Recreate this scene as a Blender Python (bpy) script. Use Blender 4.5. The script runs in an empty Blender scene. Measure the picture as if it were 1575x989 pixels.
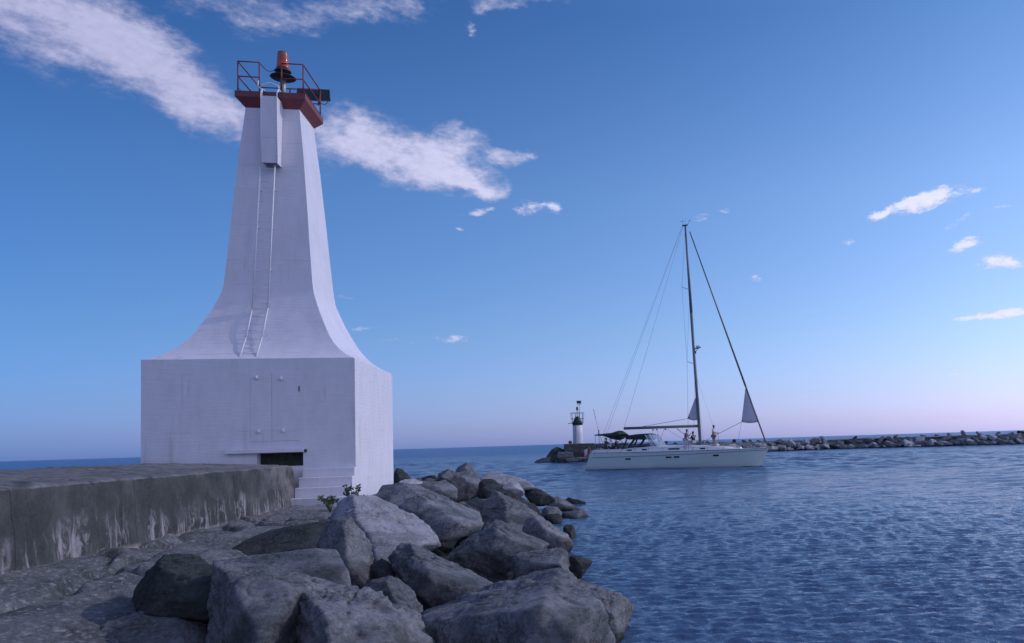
import bpy, bmesh, math, random
import numpy as np
from mathutils import Vector, Matrix, noise
R = math.radians
random.seed(7)
S = bpy.context.scene
COL = S.collection

# ------------------------------------------------------------------ camera
CAM = Vector((0, 0, 2.4))
YAW, PITCH, ROLL, F, PX, PY = .1871, .0464, -.0306, 1250.15, 1088.87, 618.31
fw = Vector((math.sin(YAW)*math.cos(PITCH), math.cos(YAW)*math.cos(PITCH), math.sin(PITCH)))
r0 = Vector((math.cos(YAW), -math.sin(YAW), 0)); u0 = r0.cross(fw)
rt = r0*math.cos(ROLL) + u0*math.sin(ROLL); up = u0*math.cos(ROLL) - r0*math.sin(ROLL)
cam = bpy.data.cameras.new('camera'); co = bpy.data.objects.new('camera', cam); COL.objects.link(co)
m = Matrix((rt, up, -fw)).transposed().to_4x4(); m.translation = CAM; co.matrix_world = m
cam.sensor_width = 36; cam.lens = F/1575*36; cam.shift_x = (787.5-PX)/1575; cam.shift_y = (PY-494.5)/1575
cam.clip_start = .1; cam.clip_end = 60000
S.camera = co

# ------------------------------------------------------------------ sky and sun
SUN_AZ, SUN_EL = R(83), R(35)
W = bpy.data.worlds.new("World"); S.world = W; W.use_nodes = True
nt = W.node_tree; N = nt.nodes; L = nt.links
for n in list(N): N.remove(n)
def wn(t, **k):
    n = N.new(t)
    for a, b in k.items(): setattr(n, a, b)
    return n
out = wn('ShaderNodeOutputWorld'); bg = wn('ShaderNodeBackground'); L.new(bg.outputs[0], out.inputs[0])
bg.inputs[1].default_value = .15
sky = wn('ShaderNodeTexSky', sky_type='NISHITA'); sky.sun_disc = False
sky.sun_elevation = SUN_EL; sky.sun_rotation = SUN_AZ; sky.altitude = 0
sky.air_density = 1.0; sky.dust_density = 1.0; sky.ozone_density = 3.0
tc = wn('ShaderNodeTexCoord'); sep = wn('ShaderNodeSeparateXYZ'); L.new(tc.outputs['Generated'], sep.inputs[0])
def wm(op, a, b=None, c=None):
    n = wn('ShaderNodeMath', operation=op)
    for i, v in enumerate((a, b, c)):
        if v is None: continue
        if isinstance(v, (int, float)): n.inputs[i].default_value = v
        else: L.new(v, n.inputs[i])
    return n.outputs[0]
az = wm('MULTIPLY', wm('ARCTAN2', sep.outputs[0], sep.outputs[1]), 180/math.pi)
el = wm('MULTIPLY', wm('ARCSINE', sep.outputs[2]), 180/math.pi)
comb = wn('ShaderNodeCombineXYZ'); L.new(az, comb.inputs[0]); L.new(el, comb.inputs[1])
# warp the direction a little so the cloud edges are ragged
def wnoise(scale, detail, rough, vec, sx=1, sy=1, rot=0):
    mp = wn('ShaderNodeMapping'); mp.inputs['Scale'].default_value = (sx, sy, 1); mp.inputs['Rotation'].default_value = (0, 0, rot)
    L.new(vec, mp.inputs[0])
    n = wn('ShaderNodeTexNoise'); n.inputs['Scale'].default_value = scale; n.inputs['Detail'].default_value = detail; n.inputs['Roughness'].default_value = rough
    L.new(mp.outputs[0], n.inputs['Vector']); return n
wz = wnoise(.36, 8, .58, comb.outputs[0], .8, 1.2)
vm = wn('ShaderNodeVectorMath', operation='SUBTRACT'); L.new(wz.outputs['Color'], vm.inputs[0]); vm.inputs[1].default_value = (.5, .5, .5)
vs = wn('ShaderNodeVectorMath', operation='MULTIPLY'); L.new(vm.outputs[0], vs.inputs[0]); vs.inputs[1].default_value = (4.4, 3.0, 0)
va = wn('ShaderNodeVectorMath', operation='ADD'); L.new(comb.outputs[0], va.inputs[0]); L.new(vs.outputs[0], va.inputs[1])
# small clouds are warped less
vs2 = wn('ShaderNodeVectorMath', operation='MULTIPLY'); L.new(vm.outputs[0], vs2.inputs[0]); vs2.inputs[1].default_value = (1.5, .9, 0)
va2 = wn('ShaderNodeVectorMath', operation='ADD'); L.new(comb.outputs[0], va2.inputs[0]); L.new(vs2.outputs[0], va2.inputs[1])
# azimuth, elevation, two radii, tilt (degrees), weight
BIG = [(-28.91,23.3,5.4,2.9,-5.3,1.05),(-25.39,22.6,4.2,2.6,-21.6,1.0),(-22.54,21.7,3.6,2.2,-28.2,1.0),(-20.54,20.02,2.6,1.7,-41.9,.9),(-17.2,19.4,3.3,1.4,-24.4,.95),
       (-12.84,19.9,3.2,1.9,-19.4,1.),(-9.65,19.0,4.4,2.1,-12.0,1.15),(-6.33,18.1,3.6,1.8,-8.2,1.2),(-4.6,17.1,1.9,.75,-17.2,1.),(-2.95,19.4,1.5,.6,2.6,1.0),(-5.6,20.1,2.1,.9,-10.0,1.0),
       (-14.71,26.67,6.2,1.3,9.6,.55),(-20.53,25.6,3.0,.9,11.3,.5),(-16.97,25.25,2.8,.7,5.5,.5),(-10.35,27.56,3.8,1.0,11.7,.6),(-3.09,28.6,2.1,.6,4.5,.65),(-.41,28.8,2.1,.5,2.5,.6),
       (-38,24,8,3,0,.8),(-55,30,10,4,20,.8),(60,25,12,3,0,.8),
       (150,28,44,12,0,3.),(-140,28,46,13,0,3.),(-178,26,36,12,0,3.),(178,26,36,12,0,3.)]  # unseen bright clouds behind the camera, added as fill light for the shaded faces
SMALL = [(-5.1,26.91,.6,.55,5.3,.5),(-4.8,15.67,1.3,.26,12.5,.8),(-1.38,16.09,1.3,.55,10.9,.75),(.32,16.17,.8,.4,-17.8,.9),(-6.05,14.57,.35,.16,2.7,.5),
       (26.56,15.56,2.1,.72,20,1.4),(24.9,15.55,1.4,.42,14.2,1.1),(23.26,14.94,1.25,.38,2.6,1.2),(29.13,15.94,1.1,.36,7.6,.7),(20.82,13.27,.5,.28,-4.4,.7),(10.62,15.48,.7,.35,-1.8,.45),(12.35,15.82,.8,.35,16.5,.45),
       (28.77,12.51,1.2,.45,6,1.1),(30.98,11.14,1.7,.66,-6,1.2),(28.63,14.21,.6,.3,29.4,.5),(27.85,13.66,.45,.24,14.0,.5),(30.74,14.72,1.3,.22,5.0,.4),(31.3,7.74,2.7,.36,5,1.25),(28.75,7.53,1.4,.16,-2,.8),
       (28.3,3.86,1.2,.16,0,.8),(-6.59,7.44,1.3,.34,.7,.75),(-12.77,7.85,1.6,.2,1.5,.5),(-13.33,9.94,1.0,.28,3.0,.45),(14.36,11.19,.45,.24,-2.5,.7),(-10.41,7.05,1.8,.16,.7,.4),(28.94,2.34,3.9,.24,-2.8,.3)]
def ellipses(lst, vec):
    acc = None
    for a, e, rx, ry, t, w in lst:
        mp = wn('ShaderNodeMapping', vector_type='TEXTURE')
        mp.inputs['Location'].default_value = (a, e, 0); mp.inputs['Rotation'].default_value = (0, 0, R(t)); mp.inputs['Scale'].default_value = (rx, ry, 1)
        L.new(vec, mp.inputs[0])
        ln = wn('ShaderNodeVectorMath', operation='LENGTH'); L.new(mp.outputs[0], ln.inputs[0])
        mr = wn('ShaderNodeMapRange', interpolation_type='SMOOTHSTEP'); L.new(ln.outputs['Value'], mr.inputs[0])
        mr.inputs[1].default_value = 1.35; mr.inputs[2].default_value = .15; mr.inputs[3].default_value = 0; mr.inputs[4].default_value = w
        acc = mr.outputs[0] if acc is None else wm('ADD', acc, mr.outputs[0])
    return acc
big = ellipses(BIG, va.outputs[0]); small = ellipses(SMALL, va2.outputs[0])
n1 = wnoise(.75, 9, .66, comb.outputs[0], .55, 1.25, R(24)); n2 = wnoise(1.9, 9, .68, comb.outputs[0], .7, 1.5, 0)
def wmap(v, a, b, c, d, smooth=True):
    mr = wn('ShaderNodeMapRange', interpolation_type='SMOOTHSTEP' if smooth else 'LINEAR'); L.new(v, mr.inputs[0])
    for i, x in enumerate((a, b, c, d)): mr.inputs[i+1].default_value = x
    return mr.outputs[0]
n3 = wnoise(2.2, 8, .56, comb.outputs[0], .75, 1.25, R(20))
bd = wm('MULTIPLY_ADD', wm('SUBTRACT', n1.outputs['Fac'], .5), 2.7, big); bd = wm('MULTIPLY_ADD', wm('SUBTRACT', n3.outputs['Fac'], .5), .8, bd)
bigm = wm('MULTIPLY', wmap(bd, .1, 1.8, 0, .94), wmap(big, .0, .5, 0, 1))
sd = wm('MULTIPLY_ADD', wm('SUBTRACT', n2.outputs['Fac'], .5), 3.0, small)
smm = wm('MULTIPLY', wmap(sd, .18, 1.35, 0, .97), wmap(small, .02, .35, 0, 1))
mask = wm('MINIMUM', wm('ADD', bigm, smm), .96)
# thin lavender air low over the lake
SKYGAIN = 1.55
tint = wn('ShaderNodeValToRGB'); cr = tint.color_ramp
L.new(wmap(el, -2, 40, 0, 1, False), tint.inputs[0])
SKYT = [(0.0,(.76,.86,1.95)),(.048,(.76,.86,1.95)),(.075,(.73,.76,1.55)),(.12,(.70,.74,1.26)),(.22,(.68,.77,1.06)),(.45,(.62,.77,1.02)),(.72,(.36,.58,.86)),(1.0,(.6,.72,1.0))]  # last stop brightens the unseen sky above the view, added for fill light
while len(cr.elements) < len(SKYT): cr.elements.new(.5)
for e_, (p_, c_) in zip(cr.elements, SKYT): e_.position = p_; e_.color = (*c_, 1)
mul = wn('ShaderNodeMix', data_type='RGBA', blend_type='MULTIPLY'); mul.inputs['Factor'].default_value = 1
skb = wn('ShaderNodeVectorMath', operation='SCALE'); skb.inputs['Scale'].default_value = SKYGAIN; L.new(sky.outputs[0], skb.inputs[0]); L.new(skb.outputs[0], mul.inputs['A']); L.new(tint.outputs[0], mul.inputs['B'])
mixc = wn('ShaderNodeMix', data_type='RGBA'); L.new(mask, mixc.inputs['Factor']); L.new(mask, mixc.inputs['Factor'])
azt = wn('ShaderNodeMix', data_type='RGBA'); L.new(wmap(az, -32, 30, 0, 1, False), azt.inputs['Factor']); azt.inputs['A'].default_value = (.56, .82, 1.0, 1); azt.inputs['B'].default_value = (1.42, 1.36, 1.28, 1)
mul2 = wn('ShaderNodeMix', data_type='RGBA', blend_type='MULTIPLY'); mul2.inputs['Factor'].default_value = 1
L.new(mul.outputs['Result'], mul2.inputs['A']); L.new(azt.outputs['Result'], mul2.inputs['B']); L.new(mul2.outputs['Result'], mixc.inputs['A'])
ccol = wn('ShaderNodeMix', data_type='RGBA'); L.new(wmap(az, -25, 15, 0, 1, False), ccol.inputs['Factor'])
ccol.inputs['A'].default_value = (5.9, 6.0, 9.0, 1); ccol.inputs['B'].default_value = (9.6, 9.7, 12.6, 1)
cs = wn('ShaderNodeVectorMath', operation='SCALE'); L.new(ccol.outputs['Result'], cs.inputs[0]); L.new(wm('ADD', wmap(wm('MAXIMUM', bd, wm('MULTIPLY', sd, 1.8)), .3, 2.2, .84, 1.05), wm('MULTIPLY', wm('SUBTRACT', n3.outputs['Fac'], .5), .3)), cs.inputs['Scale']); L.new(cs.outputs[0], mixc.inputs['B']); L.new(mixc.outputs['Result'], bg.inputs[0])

sun = bpy.data.lights.new('sun', 'SUN'); so = bpy.data.objects.new('sun', sun); COL.objects.link(so)
sun.energy = 2.0; sun.angle = R(.53); sun.color = (1, .93, .93)
sd_ = Vector((math.sin(SUN_AZ)*math.cos(SUN_EL), math.cos(SUN_AZ)*math.cos(SUN_EL), math.sin(SUN_EL)))
so.rotation_euler = sd_.to_track_quat('Z', 'Y').to_euler(); so.location = (40, 40, 60)
VS = S.view_settings
VS.view_transform = 'Standard'; VS.look = 'None'; VS.gamma = 1; VS.exposure = -.88
S.cycles.max_bounces = 6

# ------------------------------------------------------------------ helpers
def link(name, me, mat=None, parent=None, loc=(0, 0, 0), label=None, cat=None, group=None, kind=None):
    o = bpy.data.objects.new(name, me); COL.objects.link(o); o.location = loc
    if mat is not None and me is not None:
        me.materials.append(mat)
    if parent is not None: o.parent = parent
    if label: o['label'] = label
    if cat: o['category'] = cat
    if group: o['group'] = group
    if kind: o['kind'] = kind
    return o
def empty(name, loc, rz=0, **k):
    o = link(name, None, loc=loc, **k); o.rotation_euler = (0, 0, rz); return o
class MB:
    def __init__(s): s.b = bmesh.new()
    def box(s, x0, x1, y0, y1, z0, z1, bev=0):
        vs = [s.b.verts.new((x, y, z)) for z in (z0, z1) for y in (y0, y1) for x in (x0, x1)]
        fs = [s.b.faces.new([vs[i] for i in q]) for q in ((0,2,3,1),(4,5,7,6),(0,1,5,4),(2,6,7,3),(0,4,6,2),(1,3,7,5))]
        if bev:
            bmesh.ops.bevel(s.b, geom=list({e for f in fs for e in f.edges}), offset=bev, segments=2, affect='EDGES', profile=.5)
        return s
    def tube(s, p, q, r, r2=None, n=8, cap=True):
        p, q = Vector(p), Vector(q); d = (q-p)
        if d.length < 1e-6: return s
        k = d.to_track_quat('Z', 'Y'); r2 = r if r2 is None else r2
        a = [s.b.verts.new(p + k @ Vector((math.cos(t*2*math.pi/n)*r, math.sin(t*2*math.pi/n)*r, 0))) for t in range(n)]
        c = [s.b.verts.new(q + k @ Vector((math.cos(t*2*math.pi/n)*r2, math.sin(t*2*math.pi/n)*r2, 0))) for t in range(n)]
        for i in range(n):
            f = s.b.faces.new((a[i], a[(i+1) % n], c[(i+1) % n], c[i])); f.smooth = True
        if cap: s.b.faces.new(a[::-1]); s.b.faces.new(c)
        return s
    def path(s, pts, r, n=8):
        for a, b in zip(pts, pts[1:]): s.tube(a, b, r, n=n)
        return s
    def lathe(s, prof, n=32, c=(0, 0, 0), smooth=True):
        rings = []
        for (r, z) in prof:
            rings.append([s.b.verts.new((c[0]+r*math.cos(2*math.pi*i/n), c[1]+r*math.sin(2*math.pi*i/n), c[2]+z)) for i in range(n)])
        for A, B in zip(rings, rings[1:]):
            for i in range(n):
                f = s.b.faces.new((A[i], A[(i+1) % n], B[(i+1) % n], B[i])); f.smooth = smooth
        s.b.faces.new(rings[0][::-1]); s.b.faces.new(rings[-1])
        return s
    def poly(s, pts, thick):
        # flat polygon with a real thickness (offset along its normal)
        pts = [Vector(p) for p in pts]; nn = (pts[1]-pts[0]).cross(pts[2]-pts[0]).normalized()*thick/2
        a = [s.b.verts.new(p-nn) for p in pts]; c = [s.b.verts.new(p+nn) for p in pts]
        s.b.faces.new(a[::-1]); s.b.faces.new(c)
        for i in range(len(a)): j = (i+1) % len(a); s.b.faces.new((a[i], a[j], c[j], c[i]))
        return s
    def build(s, name, mat, parent=None, **k):
        bmesh.ops.recalc_face_normals(s.b, faces=s.b.faces)
        me = bpy.data.meshes.new(name); s.b.to_mesh(me); s.b.free()
        return link(name, me, mat, parent, **k)
def grid_mesh(name, P, smooth=True):
    """P: rows x cols x 3 array -> quad grid mesh"""
    h, w = P.shape[:2]; me = bpy.data.meshes.new(name)
    idx = np.arange(h*w).reshape(h, w)
    q = np.stack([idx[:-1, :-1], idx[:-1, 1:], idx[1:, 1:], idx[1:, :-1]], -1).reshape(-1, 4)
    me.vertices.add(h*w); me.vertices.foreach_set('co', P.reshape(-1).astype(np.float32))
    me.loops.add(q.size); me.loops.foreach_set('vertex_index', q.reshape(-1).astype(np.int32))
    me.polygons.add(len(q)); me.polygons.foreach_set('loop_start', (np.arange(len(q))*4).astype(np.int32))
    me.polygons.foreach_set('use_smooth', np.full(len(q), smooth))
    me.update(calc_edges=True); me.validate(); return me
def fbm(p, oct=4, H=.9, lac=2.1): return noise.fractal(Vector(p), H, lac, oct, noise_basis='PERLIN_ORIGINAL')

# ------------------------------------------------------------------ materials
class Mat:
    def __init__(s, name, col=(.5, .5, .5), rough=.6, metal=0, spec=.5):
        s.m = bpy.data.materials.new(name); s.m.use_nodes = True; s.t = s.m.node_tree; s.n = s.t.nodes; s.l = s.t.links
        s.p = s.n['Principled BSDF']; s.p.inputs['Base Color'].default_value = (*col, 1); s.p.inputs['Roughness'].default_value = rough
        s.p.inputs['Metallic'].default_value = metal; s.p.inputs['Specular IOR Level'].default_value = spec
        s.tc = s.n.new('ShaderNodeTexCoord').outputs['Object']
    def mapv(s, sc=(1, 1, 1), rot=(0, 0, 0), src=None):
        a = s.n.new('ShaderNodeMapping'); a.inputs['Scale'].default_value = sc; a.inputs['Rotation'].default_value = rot
        s.l.new(src or s.tc, a.inputs[0]); return a.outputs[0]
    def noise(s, scale, detail=6, rough=.6, sc=(1, 1, 1), rot=(0, 0, 0), dist=0, src=None):
        a = s.n.new('ShaderNodeTexNoise'); a.inputs['Scale'].default_value = scale; a.inputs['Detail'].default_value = detail
        a.inputs['Roughness'].default_value = rough; a.inputs['Distortion'].default_value = dist
        s.l.new(s.mapv(sc, rot, src), a.inputs['Vector']); return a.outputs['Fac']
    def voro(s, scale, sc=(1, 1, 1), feature='DISTANCE_TO_EDGE'):
        a = s.n.new('ShaderNodeTexVoronoi'); a.feature = feature; a.inputs['Scale'].default_value = scale
        s.l.new(s.mapv(sc), a.inputs['Vector']); return a.outputs['Distance']
    def ramp(s, f, stops):
        a = s.n.new('ShaderNodeValToRGB'); s.l.new(f, a.inputs[0]); e = a.color_ramp.elements
        while len(e) < len(stops): e.new(.5)
        for x, (p, c) in zip(e, stops):
            x.position = p; x.color = (*c, 1) if isinstance(c, tuple) else (c, c, c, 1)
        return a.outputs[0]
    def mr(s, f, a0, a1, b0=0, b1=1):
        a = s.n.new('ShaderNodeMapRange'); s.l.new(f, a.inputs[0])
        for i, v in enumerate((a0, a1, b0, b1)): a.inputs[i+1].default_value = v
        return a.outputs[0]
    def mix(s, f, A, B, mode='MIX'):
        a = s.n.new('ShaderNodeMix'); a.data_type = 'RGBA'; a.blend_type = mode
        for k, v in (('Factor', f), ('A', A), ('B', B)):
            if isinstance(v, (int, float)): a.inputs[k].default_value = v
            elif isinstance(v, tuple): a.inputs[k].default_value = (*v, 1)
            else: s.l.new(v, a.inputs[k])
        return a.outputs['Result']
    def math(s, op, A, B=0.):
        a = s.n.new('ShaderNodeMath'); a.operation = op
        for i, v in enumerate((A, B)):
            if isinstance(v, (int, float)): a.inputs[i].default_value = v
            else: s.l.new(v, a.inputs[i])
        return a.outputs[0]
    def sepz(s, ax='Z', src=None):
        a = s.n.new('ShaderNodeSeparateXYZ'); s.l.new(src or s.tc, a.inputs[0]); return a.outputs[ax]
    def col(s, c): s.l.new(c, s.p.inputs['Base Color']); return s
    def rough(s, c): s.l.new(c, s.p.inputs['Roughness']); return s
    def bump(s, f, st=.5, dist=.02):
        a = s.n.new('ShaderNodeBump'); a.inputs['Strength'].default_value = st; a.inputs['Distance'].default_value = dist
        s.l.new(f, a.inputs['Height'])
        if s.p.inputs['Normal'].is_linked: s.l.new(s.p.inputs['Normal'].links[0].from_socket, a.inputs['Normal'])
        s.l.new(a.outputs[0], s.p.inputs['Normal']); return s
    def worldpos(s):
        return s.n.new('ShaderNodeNewGeometry').outputs['Position']

def rock_mat(name, lo, mid, hi, lichen=.0):
    M = Mat(name, mid, .85, spec=.25)
    rnd = M.n.new('ShaderNodeObjectInfo').outputs['Random']
    a = M.noise(1.6, 8, .65, (1, 1, 1.8), dist=.4); b = M.noise(22, 6, .7); st = M.noise(2.6, 8, .72, (1, 1, 3), (.5, .3, 0), 1.2)
    c = M.ramp(a, [(.3, lo), (.5, mid), (.72, hi)])
    c = M.mix(M.mr(st, .45, .7, 0, .45), c, tuple(x*.5 for x in lo))
    c = M.mix(M.mr(b, .38, .72, 0, .55), c, tuple(min(1, x*1.4) for x in hi), 'MIX')
    wv = M.n.new('ShaderNodeVectorMath'); wv.operation = 'ADD'; nz = M.n.new('ShaderNodeTexNoise'); nz.inputs['Scale'].default_value = 1.7; nz.inputs['Detail'].default_value = 5
    M.l.new(M.tc, nz.inputs['Vector']); M.l.new(M.tc, wv.inputs[0]); M.l.new(nz.outputs['Color'], wv.inputs[1])
    vo = M.n.new('ShaderNodeTexVoronoi'); vo.feature = 'DISTANCE_TO_EDGE'; vo.inputs['Scale'].default_value = 1.5; M.l.new(M.mapv((1, 1, 1.7), (.4, .5, .2), wv.outputs[0]), vo.inputs['Vector'])
    ck = M.mr(vo.outputs['Distance'], 0, .028); ckm = M.math('MAXIMUM', ck, M.mr(M.noise(.9, 3, .5), .42, .56, 0, 1))
    c = M.mix(M.mr(ckm, 0, 1, .45, 1), tuple(x*.5 for x in lo), c)
    dk = M.mr(M.noise(.8, 6, .62, dist=.8), .5, .62, 0, .62); c = M.mix(dk, c, tuple(x*.75 for x in lo))
    if lichen:
        c = M.mix(M.mr(M.noise(5.5, 3, .5), .66, .74, 0, lichen), c, (.36, .16, .09))
    c = M.mix(M.mr(rnd, 0, 1, 0, .35), c, tuple(x*.6 for x in lo))
    # wet, weed-stained band where the rock stands in the water
    z = M.sepz('Z', M.worldpos()); zz = M.math('ADD', z, M.math('MULTIPLY', a, .35))
    c = M.mix(M.mr(zz, .42, .22), c, (.018, .022, .016))
    M.col(c); M.rough(M.mr(zz, .25, .5, .35, .88))
    M.bump(ckm, .6, .02); M.bump(st, .8, .06); M.bump(a, .7, .08); M.bump(b, .8, .02); M.bump(M.noise(60, 4, .7), .6, .006)
    return M.m
ROCK = {
 'grey': rock_mat('grey_rock', (.05, .056, .06), (.15, .153, .165), (.33, .32, .34), .25),
 'pale': rock_mat('pale_rock', (.20, .195, .205), (.42, .40, .43), (.58, .55, .60), .4),
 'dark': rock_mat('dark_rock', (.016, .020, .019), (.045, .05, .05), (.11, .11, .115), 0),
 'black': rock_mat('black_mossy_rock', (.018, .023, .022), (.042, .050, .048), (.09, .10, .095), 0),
 'warm': rock_mat('warm_rock', (.065, .066, .07), (.17, .168, .178), (.35, .335, .35), .3)}
def paint_mat(name, c, bumpz=True, dirt=.36):
    M = Mat(name, c, .62, spec=.3)
    d = M.noise(2.2, 8, .7, (1, 1, .35)); e = M.noise(14, 6, .7)
    cc = M.mix(M.mr(d, .42, .75, 0, dirt), c, tuple(x*.62 for x in c))
    # hairline horizontal pour joints
    z = M.math('ADD', M.sepz('Z'), M.math('MULTIPLY', M.noise(.8, 4, .6), .12))
    fr = M.math('FRACT', M.math('MULTIPLY', z, 1.35)); ln = M.mr(M.math('ABSOLUTE', M.math('SUBTRACT', fr, .5)), 0, .012, 1, 0)
    br = M.mr(M.noise(1.1, 4, .6, (1, 1, 3)), .5, .62)
    cc = M.mix(M.math('MULTIPLY', M.math('MULTIPLY', ln, br), .65), cc, tuple(x*.35 for x in c))
    ch = M.mr(M.noise(9, 8, .75, (1, 1, 2)), .72, .76)
    cc = M.mix(M.math('MULTIPLY', ch, .6), cc, (.25, .24, .24))
    drip = M.math('MULTIPLY', M.mr(M.noise(5, 5, .65, (1, 1, .06)), .56, .68), M.mr(M.noise(.7, 4, .6), .48, .6)); cc = M.mix(M.math('MULTIPLY', drip, .28), cc, (.33, .29, .26))
    M.col(cc)
    M.bump(M.noise(1.5, 5, .6, (1, 1, 14)), .35, .03); M.bump(e, .35, .012); M.bump(M.noise(60, 3), .25, .003)
    M.bump(ln, -.4, .01)
    return M.m
WHITE = paint_mat('white_painted_concrete', (.76, .715, .785))
WHITE2 = Mat('white_painted_steel', (.78, .77, .8), .45).m
RED = Mat('red_paint', (.30, .045, .05), .5)
RED.col(RED.mix(RED.mr(RED.noise(7, 7, .7), .45, .7, 0, .6), (.27, .035, .045), (.13, .03, .03))).bump(RED.noise(20), .2, .01); RED = RED.m
REDC = Mat('red_painted_concrete', (.3, .05, .05), .7)
REDC.col(REDC.mix(REDC.mr(REDC.noise(4, 8, .7), .4, .7, 0, .7), (.23, .055, .065), (.11, .045, .045))).bump(REDC.noise(18), .4, .02); REDC = REDC.m
DARKMETAL = Mat('dark_weathered_metal', (.06, .065, .06), .5, .4).m
GREYM = Mat('grey_metal', (.3, .3, .31), .45, .5).m
BLACK = Mat('black_rubber', (.02, .02, .022), .6).m
LENS = Mat('red_lens', (.42, .06, .02), .2, spec=.6)
LENS.col(LENS.ramp(LENS.mr(LENS.sepz(), 14.13, 14.71), [(.0, (.30, .03, .02)), (.3, (.60, .10, .03)), (.55, (.45, .045, .02)), (.75, (.30, .07, .04)), (1, (.25, .05, .03))]))
LENS.p.inputs['Coat Weight'].default_value = .5; LENS = LENS.m
PANEL = Mat('solar_cells', (.015, .03, .035), .25)
_b = PANEL.n.new('ShaderNodeTexBrick'); _b.inputs['Scale'].default_value = 9; _b.offset = 0
_b.inputs['Color1'].default_value = (.02, .035, .04, 1); _b.inputs['Color2'].default_value = (.025, .045, .045, 1); _b.inputs['Mortar'].default_value = (.10, .12, .12, 1)
PANEL.l.new(PANEL.mapv((1, 1, 1), (R(90), 0, 0)), _b.inputs['Vector']); PANEL.col(_b.outputs[0]); PANEL = PANEL.m

# breakwater wall: dark weathered concrete, algae, white lime runs in its lower half
M = Mat('weathered_concrete_wall', (.15, .15, .14), .9, spec=.2)
zc = M.sepz('Z'); nb = M.noise(1.3, 8, .68); nf = M.noise(18, 7, .72)
c = M.ramp(nb, [(.3, (.030, .034, .035)), (.5, (.056, .060, .061)), (.7, (.115, .115, .116))])
c = M.mix(M.mr(nf, .4, .7, 0, .4), c, (.12, .115, .105))
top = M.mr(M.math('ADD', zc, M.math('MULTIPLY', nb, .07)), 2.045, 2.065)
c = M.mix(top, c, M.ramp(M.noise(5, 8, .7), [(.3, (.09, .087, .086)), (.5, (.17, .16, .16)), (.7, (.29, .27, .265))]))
run = M.noise(1.6, 5, .65, (1, 1, .35), dist=1.2); run2 = M.noise(6, 5, .62, (1, 1, .14), dist=.9)
runs = M.math('MULTIPLY', M.mr(run2, .49, .57), M.mr(run, .41, .52))
patch = M.math('MULTIPLY', M.mr(M.noise(2.6, 8, .74, dist=1.8), .50, .60), M.mr(run, .45, .56))
low = M.math('MULTIPLY', M.mr(M.math('ADD', zc, M.math('MULTIPLY', M.noise(1.1, 5, .7), 1.5)), 2.3, 1.85), M.mr(zc, 2.0, 1.93))
wht = M.math('MULTIPLY', M.math('MAXIMUM', runs, patch), low)
endw = M.math('MULTIPLY', M.mr(M.sepz('Y'), 20.5, 24.2), .6)
wht = M.math('MAXIMUM', wht, M.math('MULTIPLY', endw, M.mr(nb, .42, .6)))
c = M.mix(M.math('MULTIPLY', wht, .72), c, (.44, .39, .42))
foot = M.mr(M.math('ADD', zc, M.math('MULTIPLY', nb, .12)), 1.02, .93)
c = M.mix(M.math('MULTIPLY', foot, .7), c, (.42, .38, .37))
yc = M.sepz('Y'); jl = None
for jy in (9.4, 12.3, 15.5, 19.0, 22.2):
    q_ = M.mr(M.math('ABSOLUTE', M.math('SUBTRACT', M.math('ADD', yc, M.math('MULTIPLY', nf, .03)), jy+.015)), .006, .02, 1, 0); jl = q_ if jl is None else M.math('MAXIMUM', jl, q_)
vv = M.n.new('ShaderNodeTexVoronoi'); vv.feature = 'DISTANCE_TO_EDGE'; vv.inputs['Scale'].default_value = .42; M.l.new(M.mapv((1, .7, .3)), vv.inputs['Vector'])
jl = M.math('MAXIMUM', jl, M.math('MULTIPLY', M.mr(M.math('ADD', vv.outputs['Distance'], M.math('MULTIPLY', nf, .03)), .02, .032, 1, 0), top))
c = M.mix(M.math('MULTIPLY', jl, .5), c, (.02, .02, .018)); M.bump(jl, -.8, .03)
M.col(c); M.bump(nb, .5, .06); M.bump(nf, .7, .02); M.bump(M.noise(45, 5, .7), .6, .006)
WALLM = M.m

M = Mat('ledge_rock', (.2, .2, .2), .9, spec=.2)
a = M.noise(1.2, 9, .68, (1, .6, 1), dist=.5); b = M.noise(11, 8, .75, (1.6, 1, 1), dist=.6); g = M.noise(40, 5, .7)
c = M.ramp(a, [(.3, (.06, .066, .066)), (.5, (.16, .16, .165)), (.7, (.28, .27, .28))])
c = M.mix(M.mr(b, .52, .66, 0, .8), c, (.55, .52, .55)); c = M.mix(M.mr(b, .46, .30, 0, .85), c, (.04, .045, .042))
c = M.mix(M.mr(M.sepz('Z'), .45, .15), c, (.02, .024, .02))
M.col(c); M.bump(a, .5, .08); M.bump(b, .9, .06); M.bump(g, .6, .012)
LEDGE = M.m

# water
M = Mat('lake_water', (.006, .022, .06), .07, spec=.5); M.p.inputs['IOR'].default_value = 1.33
wp = M.worldpos()
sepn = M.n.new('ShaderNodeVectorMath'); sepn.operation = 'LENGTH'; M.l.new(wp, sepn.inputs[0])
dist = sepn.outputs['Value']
b1 = M.noise(2.4, 5, .6, (1, 2.2, 1), (0, 0, R(-8)), .3, wp); b2 = M.noise(9, 4, .6, (1, 1.8, 1), (0, 0, R(12)), .3, wp)
b3 = M.noise(.55, 5, .6, (1, 2.4, 1), (0, 0, R(-4)), .3, wp)
M.bump(M.math('MULTIPLY', b3, M.mr(dist, 15, 90, .1, 1)), 1., .6); M.bump(b1, .8, .085); M.bump(b2, .8, .03)
M.rough(M.mr(dist, 20, 250, .06, .32))
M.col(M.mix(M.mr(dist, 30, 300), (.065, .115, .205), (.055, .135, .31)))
WATER = M.m

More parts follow.
